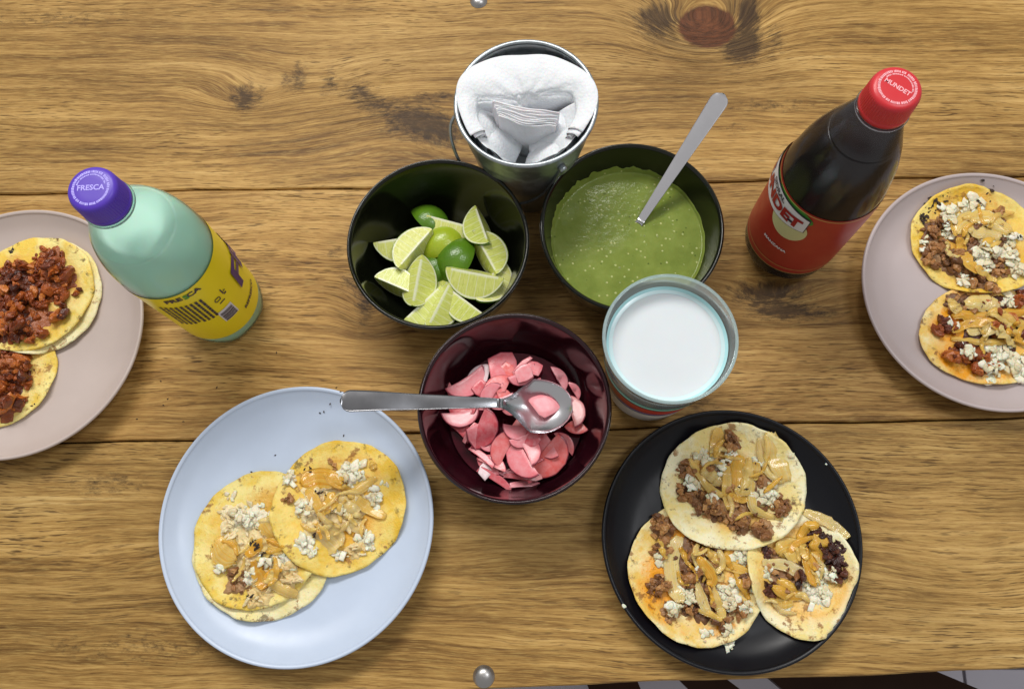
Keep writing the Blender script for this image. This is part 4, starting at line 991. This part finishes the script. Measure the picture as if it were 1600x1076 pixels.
KM = {'p': mixed('meat_piece', M_past, 10, 0.50, 0.72), 'b': mixed('meat_piece', M_beef, 30, 0.42, 0.70), 'd': mixed('meat_piece', M_chor, 50, 0.36, 0.6),
      'c': mixed('chicken_shred', M_chick, 70, 0.26, 0.34), 'o': mixed('onion_dice', M_oni, 90, 0.19, 0.70), 'k': mixed('charred_bit', M_char, 120, 0.2, 0.5, 4)}
KN = {'p': 'meat_piece', 'b': 'meat_piece', 'd': 'meat_piece', 'c': 'chicken_shred', 'o': 'onion_dice', 'k': 'charred_bit'}
KS = {'p': (5.5, 14.5), 'b': (5.0, 11.5), 'd': (5.5, 11.0), 'c': (6.0, 13.0), 'o': (4.8, 10.5), 'k': (2.2, 5.0)}
def tortilla(parent, cx, cy, rx_, ry_, rot, mat, seed, lift=0.0012, th=0.0019, edge=0.0022):
    rg = random.Random(seed); ph = [rg.uniform(0, 6.28) for _ in range(8)]
    B_ = blur(HM, 7); B2 = blur(np.maximum(HM, B_), 4)
    nr_, na = 26, 84; V, Fc = [], []; cr, sr = math.cos(rot), math.sin(rot)
    def outline(a): return 1 + 0.018 * math.sin(2 * a + ph[0]) + 0.013 * math.sin(3 * a + ph[1]) + 0.008 * math.sin(5 * a + ph[2]) + 0.006 * math.sin(11 * a + ph[3]) + 0.004 * math.sin(23 * a + ph[4])
    top = []
    zc0 = hat(cx, cy)
    for side in (0, 1):
        for k in range(nr_ + 1):
            for i in range(na):
                a = 2 * PI * i / na; f = k / nr_; q = f * outline(a)
                x, y = q * rx_ * math.cos(a), q * ry_ * math.sin(a); x, y = cx + x * cr - y * sr, cy + x * sr + y * cr
                j_, i_ = hidx(x, y); z = max(B2[j_, i_], B_[j_, i_]) + lift
                z += 0.0007 * math.sin(x * 130 + ph[5]) * math.sin(y * 110 + ph[6]) + edge * f ** 6 * (0.55 + 0.6 * math.sin(4 * a + ph[7]) + 0.35 * math.sin(9 * a + ph[2]))
                t_h = th * (1 - 0.55 * f ** 10)
                V.append((x - cx, y - cy, z + (t_h if side == 0 else 0) - zc0))
                if side == 0: top.append((x, y, z + t_h))
    m = (nr_ + 1) * na
    for k in range(nr_):
        for i in range(na):
            j = (i + 1) % na
            a, b, c, d = k * na + i, k * na + j, (k + 1) * na + j, (k + 1) * na + i
            if k == 0: Fc.append((a, d, c)); Fc.append((a + m, c + m, d + m))
            else: Fc.append((a, d, c, b)); Fc.append((a + m, b + m, c + m, d + m))
    for i in range(na):
        j = (i + 1) % na; a, b = nr_ * na + i, nr_ * na + j; Fc.append((b, a, a + m, b + m))
    o = obj('tortilla', mesh('tortilla', V, Fc), parent, (cx, cy, zc0), mat=mat)
    # raise the height map
    r_ = max(rx_, ry_) * 1.05; s = hwin(cx, cy, r_); dx, dy = GX[s] - cx, GY[s] - cy
    ux, uy = (dx * cr + dy * sr) / rx_, (-dx * sr + dy * cr) / ry_; mk = np.hypot(ux, uy) < 0.99
    sub = HM[s]; nz = np.maximum(B2, B_)[s] + lift + th; sub[mk] = np.maximum(sub[mk] * 0 + nz[mk], sub[mk])
    return o
def pix(px, py):        # photo pixel -> table position on top of the food there
    z = 0.012
    for _ in range(2): p = at(px, py, z); z = hat(p.x, p.y) if hat(p.x, p.y) > 0 else z
    return at(px, py, z)
BED = {'p': M_bed_p, 'b': M_bed_b, 'd': M_bed_d, 'c': M_bed_c, 'o': M_bed_o}
def bed(parent, kind, px, py, rpx, rg):
    c = pix(px, py); s0 = rpx * pxm(px, py, c.z); base = Vector((c.x, c.y, hat(c.x, c.y))); ph = [rg.uniform(0, 6.3) for _ in range(9)]
    nr_, na = max(5, int(s0 / 0.0014)), 44; V, Fc = [], []; hgt = 0.0030 if kind != 'o' else 0.0022
    rec = []
    for k in range(nr_ + 1):
        for i in range(na):
            a = 2 * PI * i / na; f = k / nr_; q = f * s0 * (1.0 + 0.16 * math.sin(3 * a + ph[0]) + 0.12 * math.sin(5 * a + ph[1]) + 0.09 * math.sin(9 * a + ph[2]) + 0.05 * math.sin(17 * a + ph[3]))
            x, y = c.x + q * math.cos(a), c.y + q * math.sin(a)
            nzv = math.sin(x * 900 + ph[4] + 2 * math.sin(y * 500)) * math.sin(y * 820 + ph[5] + 2 * math.sin(x * 610)) + 0.6 * math.sin(x * 1700 + ph[6]) * math.sin(y * 1500 + ph[7])
            z = hat(x, y) + hgt * (1 - f ** 4) * (0.75 + 0.42 * nzv) + rg.uniform(-0.0003, 0.0003) - 0.0008 * f ** 8
            V.append((x - c.x, y - c.y, z - base.z)); rec.append((x, y, z))
    for k in range(nr_):
        for i in range(na):
            j = (i + 1) % na; a, b, c_, d = k * na + i, k * na + j, (k + 1) * na + j, (k + 1) * na + i
            Fc.append((a, d, c_) if k == 0 else (a, d, c_, b))
    obj(KN[kind].split('_')[0] + '_layer', mesh('layer', V, Fc), parent, base, mat=BED[kind])
    for x, y, z in rec: hraise(x, y, 0.0012, z)
def heap(parent, kind, px, py, rpx, count, rg, sq=1.0):
    if kind in BED and rpx >= 12 and count >= 8: bed(parent, kind, px, py, rpx * (0.95 if kind != 'o' else 0.8), rg); count = int(count * (0.75 if kind == 'o' else 0.8))
    for _ in range(count):
        a = rg.uniform(0, 2 * PI); q = rpx * math.sqrt(rg.random()); x, y = px + q * math.cos(a), py + q * math.sin(a) * sq
        p = pix(x, y); lo_, hi_ = KS[kind]; s = (lo_ + (hi_ - lo_) * rg.random() ** 1.6) * pxm(x, y, p.z) * (0.6 if rg.random() < 0.3 else 1.0)
        z = min(hmean(p.x, p.y, s * 0.6), hat(p.x, p.y) + 0.002)
        tl = 0.28 if kind in 'ock' else 0.5; e = (rg.uniform(-tl, tl), rg.uniform(-tl, tl), rg.uniform(0, 6.28))
        hz = {'o': 0.26, 'c': 0.28, 'k': 0.2}.get(kind, 0.42)
        obj(KN[kind], rg.choice(KM[kind]), parent, (p.x, p.y, z + s * hz * 0.75), e, (s, s, s))
        hraise(p.x, p.y, s * 0.75, z + s * hz * 1.15)
def strip(parent, pts, wpx, rg, th=0.0010, lift=0.0006):
    wpx *= 1.28
    P2_ = smooth_prof(pts, max(3, 14 // (len(pts) - 1))); n = len(P2_)
    wp = [pix(*q) for q in P2_]; wm = wpx * pxm(*pts[0], 0.015); base = wp[0].copy()
    zs_ = [max(hat(p.x, p.y), hmean(p.x, p.y, wm * 0.3)) for p in wp]
    for _ in range(2): zs_ = [max(zs_[i] - 0.0012, (zs_[max(i - 1, 0)] + zs_[i] * 2 + zs_[min(i + 1, n - 1)]) / 4) for i in range(n)]
    V, Fc, ac_ = [], [], []; nc = 8; arch = min(rg.uniform(0.10, 0.28) * wm, 0.0016) * rg.choice([1, 1, 1, -0.6]); jg = [[rg.uniform(-0.09, 0.09) for _ in range(60)] for _ in (0, 1)]; tw = rg.uniform(-0.35, 0.35); ph = rg.uniform(0, 6)
    for side in (0, 1):
        for i, p in enumerate(wp):
            tg = (wp[min(i + 1, n - 1)] - wp[max(i - 1, 0)]); tg.z = 0; tg.normalize(); sd = Vector((-tg.y, tg.x, 0)); f = i / (n - 1)
            ww = wm * (0.22 + 0.78 * math.sin(PI * min(max(f * 0.90 + 0.05, 0), 1)) ** 0.7) * (1 + 0.08 * math.sin(f * 9 + ph))
            for j in range(nc + 1):
                v = -1 + 2 * j / nc
                tk = th * math.sqrt(max(0.06, 1 - v ** 4))
                z = zs_[i] + lift + abs(arch) * 0.35 + arch * (0.5 - v * v) * 0.7 + tw * v * ww * 0.5 * math.sin(PI * f + ph) + (tk if side == 0 else 0) + 0.0006 * math.sin(f * 14 + ph)
                jv = jg[0 if v < 0 else 1]; V.append(Vector((p.x, p.y, z)) + sd * (ww / 2 * v * (1 + jv[i % 60])) + tg * (0.10 * wm * jg[0][(j * 7 + 3) % 60] * 6 * (1 if i in (0, n - 1) else 0.2)) - base); ac_.append(v + 0.2 * f)
    m = nc + 1; o2 = n * m
    for i in range(n - 1):
        for j in range(nc):
            a, b, c, d = i * m + j, i * m + j + 1, (i + 1) * m + j + 1, (i + 1) * m + j; Fc.append((a, d, c, b)); Fc.append((a + o2, b + o2, c + o2, d + o2))
        for j in (0, nc):
            a, d = i * m + j, (i + 1) * m + j; Fc.append((a, a + o2, d + o2, d) if j else (d, d + o2, a + o2, a))
    for i in (0, n - 1):
        for j in range(nc):
            a, b = i * m + j, i * m + j + 1; Fc.append((a, b, b + o2, a + o2) if i == 0 else (b, a, a + o2, b + o2))
    me = mesh('onion_strip', V, Fc); q = me.attributes.new('across', 'FLOAT', 'POINT'); q.data.foreach_set('value', ac_)
    o = obj('onion_strip', me, parent, base, mat=M_gon)
    for i, p in enumerate(wp): hraise(p.x, p.y, wm * 0.38, zs_[i] + lift + th)
    return o
def taco(label, tort, heaps, strips, seed, late=()):
    rg = random.Random(seed)
    x0, x1, y0, y1 = tort[-1][:4]
    p = at((x0 + x1) / 2, (y0 + y1) / 2, 0.012)
    t = thing('taco', (p.x, p.y, hat(p.x, p.y)), label, 'taco')
    for k, (x0, x1, y0, y1, mk) in enumerate(tort):
        cxp, cyp = (x0 + x1) / 2, (y0 + y1) / 2; z = max(0.010, hmean(p.x, p.y, 0.03) + 0.002)
        a = at(x0, cyp, z); b = at(x1, cyp, z); c = at(cxp, y0, z); d = at(cxp, y1, z)
        tortilla(t, (a.x + b.x) / 2, (c.y + d.y) / 2, (b.x - a.x) / 2, (c.y - d.y) / 2, 0, MT[mk], seed * 7 + k)
    for kind, px, py, r, n in heaps: heap(t, kind, px, py, r, n, rg)
    for pts, wd in strips: strip(t, pts, wd, rg)
    if strips:      # finer strands between the big pieces
        cs = [q for pts, wd in strips for q in pts]
        for _ in range(12):
            q = rg.choice(cs); x, y = q[0] + rg.uniform(-12, 12), q[1] + rg.uniform(-12, 12); a = rg.uniform(0, 6.28); b_c = rg.uniform(-0.9, 0.9); L_ = rg.uniform(22, 46)
            ex, ey = (tort[-1][0] + tort[-1][1]) / 2, (tort[-1][2] + tort[-1][3]) / 2; hx, hy = (tort[-1][1] - tort[-1][0]) / 2, (tort[-1][3] - tort[-1][2]) / 2
            if any(math.hypot((qx - ex) / hx, (qy - ey) / hy) > 0.80 for qx, qy in ((x, y), (x + L_ * math.cos(a + b_c * 0.6), y + L_ * math.sin(a + b_c * 0.6)))): continue
            strip(t, [(x, y), (x + L_ * 0.5 * math.cos(a), y + L_ * 0.5 * math.sin(a)), (x + L_ * math.cos(a + b_c * 0.6), y + L_ * math.sin(a + b_c * 0.6))], rg.uniform(4, 9), rg)
    for kind, px, py, r, n in late: heap(t, kind, px, py, r, n, rg)
    return t
# left plate
taco('lower red meat taco on the taupe plate, partly under the other', [(-100, 84, 490, 672, 'yellow')],
     [('p', 0, 600, 46, 70), ('p', 18, 580, 30, 30), ('p', 5, 632, 24, 22), ('p', 8, 560, 30, 16)], [], 1, [('k', 52, 635, 6, 2)])
taco('upper red meat taco on the taupe plate with two stacked tortillas', [(-32, 157, 376, 556, 'pale'), (-42, 145, 371, 550, 'yellow')],
     [('p', 40, 470, 62, 105), ('p', 78, 408, 24, 24), ('p', 92, 440, 28, 30), ('p', 20, 505, 34, 30), ('p', 95, 500, 10, 4), ('p', 124, 457, 7, 3), ('p', 30, 450, 40, 40), ('d', 25, 440, 14, 5), ('p', 48, 525, 12, 4)], [], 2, [('k', 20, 393, 4, 3)])
# pale blue plate
taco('chicken taco with charred onion, lower left on the pale blue plate', [(308, 521, 752, 973, 'pale'), (303, 508, 735, 952, 'yellow')],
     [('c', 400, 850, 58, 70), ('c', 365, 812, 26, 20), ('b', 371, 911, 22, 10), ('o', 401, 806, 24, 26), ('o', 375, 808, 16, 12), ('o', 345, 885, 12, 8), ('o', 444, 880, 22, 18), ('o', 392, 902, 14, 9), ('o', 362, 776, 8, 4), ('c', 445, 900, 26, 16), ('c', 405, 930, 24, 10)],
     [([(338, 846), (352, 862), (372, 872)], 36), ([(414, 808), (425, 822), (440, 842)], 28), ([(398, 876), (406, 898), (416, 918)], 18), ([(422, 908), (444, 920), (466, 930)], 15), ([(412, 848), (432, 852), (456, 856)], 20), ([(385, 868), (398, 858), (412, 842)], 14)],
     3, [('k', 397, 851, 8, 12), ('k', 410, 864, 4, 4), ('k', 390, 934, 6, 5), ('o', 415, 868, 14, 5)])
taco('chicken taco with white onion, upper right on the pale blue plate', [(430, 633, 686, 900, 'gold')],
     [('c', 520, 790, 52, 60), ('c', 490, 790, 26, 16), ('o', 548, 737, 24, 26), ('o', 585, 778, 17, 16), ('o', 572, 846, 20, 20), ('o', 478, 851, 20, 16), ('o', 452, 748, 14, 11), ('o', 470, 791, 16, 10), ('o', 530, 868, 10, 5), ('o', 602, 752, 7, 3), ('b', 450, 778, 10, 4), ('b', 515, 730, 12, 5), ('c', 555, 860, 16, 8)],
     [([(472, 758), (500, 746), (536, 752)], 27), ([(536, 760), (562, 785), (604, 808)], 15), ([(588, 746), (566, 762), (544, 776)], 13), ([(500, 800), (514, 786), (526, 772)], 22), ([(500, 826), (514, 840), (532, 856)], 34), ([(548, 808), (558, 820), (568, 832)], 17), ([(480, 764), (494, 784), (505, 812)], 13), ([(530, 775), (548, 790), (562, 800)], 14), ([(580, 722), (586, 734)], 10)],
     4, [('k', 482, 731, 7, 7), ('k', 490, 836, 4, 5), ('k', 502, 766, 10, 5), ('o', 538, 795, 10, 5)])
# black plate
taco('taco lower left on the black plate with an orange oil-stained edge', [(982, 1195, 785, 1010, 'orange')],
     [('b', 1035, 824, 20, 30), ('b', 1028, 914, 17, 24), ('b', 1046, 958, 16, 16), ('b', 1090, 945, 30, 34), ('b', 1127, 967, 15, 16), ('b', 1152, 949, 15, 16), ('b', 1032, 861, 14, 14), ('b', 1168, 909, 14, 18), ('b', 1090, 880, 45, 50),
      ('o', 1076, 930, 16, 18), ('o', 1136, 928, 24, 34), ('o', 1056, 949, 16, 18), ('o', 1030, 875, 9, 7), ('o', 1160, 868, 18, 18), ('o', 1180, 917, 9, 8), ('o', 1167, 951, 13, 10), ('o', 1109, 995, 12, 7), ('o', 1136, 985, 10, 8)],
     [([(1062, 838), (1048, 870), (1052, 908), (1061, 941)], 22), ([(1096, 857), (1130, 878), (1174, 897)], 14), ([(1084, 860), (1099, 884), (1130, 904)], 18), ([(1088, 908), (1098, 940), (1110, 965)], 13), ([(1107, 908), (1118, 937), (1131, 965)], 13), ([(1147, 893), (1161, 917), (1170, 935)], 10), ([(1062, 855), (1078, 882)], 9), ([(1090, 870), (1112, 900), (1108, 915)], 14)],
     5, [('b', 1086, 893, 8, 3), ('o', 1087, 892, 5, 2), ('k', 1100, 925, 50, 6), ('o', 1139, 1008, 8, 5)])
taco('taco lower right on the black plate with dark crisp meat', [(1165, 1334, 798, 996, 'cream')],
     [('d', 1303, 868, 22, 30), ('d', 1290, 850, 16, 12), ('d', 1310, 897, 12, 12), ('d', 1196, 862, 10, 6), ('d', 1202, 922, 12, 8), ('b', 1240, 890, 44, 34), ('d', 1270, 835, 16, 8),
      ('o', 1289, 898, 17, 18), ('o', 1276, 930, 22, 26), ('o', 1226, 948, 9, 7), ('o', 1201, 895, 10, 8), ('o', 1265, 915, 20, 14)],
     [([(1206, 942), (1222, 944), (1238, 941)], 12), ([(1206, 916), (1231, 928), (1260, 930)], 15), ([(1214, 865), (1236, 856), (1246, 878)], 30), ([(1190, 878), (1231, 884), (1266, 906)], 15), ([(1256, 856), (1262, 886), (1272, 916)], 12), ([(1277, 834), (1278, 861), (1268, 888)], 22), ([(1278, 820), (1258, 824), (1247, 850)], 13), ([(1254, 799), (1292, 815), (1324, 840)], 14), ([(1214, 905), (1230, 915), (1246, 918)], 14)],
     6, [('d', 1252, 907, 9, 5), ('k', 1240, 900, 40, 5)])
taco('topmost taco on the black plate, overlapping the other two', [(1032, 1258, 664, 862, 'cream')],
     [('b', 1071, 735, 14, 12), ('b', 1069, 766, 14, 14), ('b', 1093, 783, 18, 24), ('b', 1118, 797, 20, 26), ('b', 1155, 815, 20, 26), ('b', 1196, 825, 16, 12), ('b', 1218, 793, 16, 20), ('b', 1150, 760, 50, 50), ('b', 1140, 690, 14, 10),
      ('o', 1195, 773, 19, 34), ('o', 1081, 754, 12, 12), ('o', 1099, 711, 16, 18), ('o', 1142, 709, 10, 9), ('o', 1126, 728, 12, 10), ('o', 1112, 775, 8, 6), ('o', 1180, 720, 10, 6), ('b', 1185, 795, 10, 6)],
     [([(1122, 668), (1120, 690), (1114, 714)], 17), ([(1186, 684), (1189, 712), (1204, 742), (1220, 754)], 11), ([(1202, 676), (1210, 703), (1214, 722), (1229, 752)], 28), ([(1076, 717), (1092, 740), (1108, 762), (1130, 775)], 11), ([(1095, 735), (1115, 745), (1128, 758)], 16), ([(1135, 728), (1135, 764), (1139, 797)], 13), ([(1156, 712), (1150, 744), (1155, 780)], 20), ([(1163, 728), (1172, 756), (1173, 783), (1185, 801), (1222, 812)], 12),
      ([(1138, 772), (1152, 779), (1167, 781)], 9), ([(1182, 722), (1176, 750)], 13), ([(1170, 715), (1166, 745), (1160, 770)], 13)],
     7, [('k', 1150, 750, 60, 8)])
# mauve plate at the right
taco('lower taco on the mauve plate with red meat and long onion strips', [(1436, 1650, 445, 602, 'orange')],
     [('p', 1475, 513, 13, 14), ('p', 1490, 553, 14, 12), ('p', 1512, 556, 16, 10), ('p', 1524, 577, 9, 5), ('p', 1593, 463, 10, 6), ('p', 1540, 562, 20, 12), ('p', 1550, 510, 50, 40), ('b', 1500, 475, 22, 14),
      ('o', 1513, 547, 13, 12), ('o', 1558, 555, 28, 50), ('o', 1589, 574, 20, 26), ('o', 1551, 585, 13, 12), ('o', 1574, 471, 12, 10), ('o', 1488, 505, 6, 4)],
     [([(1484, 468), (1492, 480), (1500, 488)], 14), ([(1505, 476), (1535, 474), (1560, 480)], 20), ([(1488, 492), (1540, 496), (1604, 486)], 15), ([(1486, 519), (1518, 505), (1560, 513)], 11), ([(1484, 530), (1540, 535), (1583, 532)], 9), ([(1572, 514), (1588, 526), (1604, 545)], 11), ([(1510, 520), (1540, 516), (1570, 524)], 14), ([(1540, 490), (1580, 500), (1610, 512)], 12)],
     8, [('k', 1560, 560, 40, 4)])
taco('upper taco on the mauve plate with charred edge and white onion', [(1422, 1632, 297, 462, 'gold')],
     [('b', 1463, 395, 24, 32), ('b', 1494, 414, 22, 24), ('b', 1456, 362, 16, 16), ('b', 1562, 425, 14, 10), ('b', 1556, 345, 14, 8), ('b', 1536, 440, 22, 12), ('b', 1530, 380, 50, 50), ('b', 1475, 345, 12, 8),
      ('o', 1524, 326, 22, 24), ('o', 1482, 334, 15, 14), ('o', 1492, 346, 14, 10), ('o', 1482, 366, 13, 12), ('o', 1543, 387, 20, 24), ('o', 1532, 412, 22, 30), ('o', 1574, 395, 18, 20), ('o', 1592, 420, 18, 18), ('o', 1444, 372, 7, 4), ('o', 1444, 388, 7, 4), ('o', 1505, 437, 12, 10), ('o', 1510, 318, 12, 6), ('o', 1580, 372, 14, 8)],
     [([(1494, 366), (1505, 350), (1540, 342), (1576, 366)], 24), ([(1497, 372), (1505, 402), (1530, 426)], 14), ([(1512, 358), (1536, 366), (1562, 372)], 18)],
     9, [('k', 1456, 322, 13, 26), ('k', 1443, 342, 8, 14), ('k', 1476, 308, 8, 6), ('k', 1540, 301, 18, 7), ('k', 1592, 372, 6, 5), ('o', 1545, 392, 14, 6)])

# ---------------------------------------------------------------- crumbs
def crumb(px, py, s, m, label, group, mesh_=None):
    p = pix(px, py); sz = s * pxm(px, py)
    tag(obj('crumb', mesh_ or KM[m][R_.randrange(3)], None, (p.x, p.y, hat(p.x, p.y) + sz * 0.2), (0, 0, R_.uniform(0, 6)), (sz, sz, sz)), label, 'crumb', group)
for px, py in ((203, 650), (241, 590), (252, 618), (277, 654), (245, 628), (425, 545), (330, 600), (520, 600), (1090, 600)):
    crumb(px, py, 1.9, 'k', 'tiny black crumb on the wooden table', 'crumbs on the table')
for px, py in ((500, 645), (516, 631), (506, 643), (430, 711), (537, 680), (393, 737), (532, 612)):
    crumb(px, py, 2.0, 'k', 'tiny burnt crumb on the pale blue plate', 'crumbs on the blue plate')
crumb(1237, 711, 6.5, 'o', 'white onion bit on the black plate right of the topmost taco', 'onion bits on the black plate')
crumb(975, 946, 4.0, 'o', 'white onion bit on the left edge of the black plate', 'onion bits on the black plate')
crumb(1290, 725, 2.2, 'o', 'tiny pale speck near the upper right rim of the black plate', 'onion bits on the black plate')
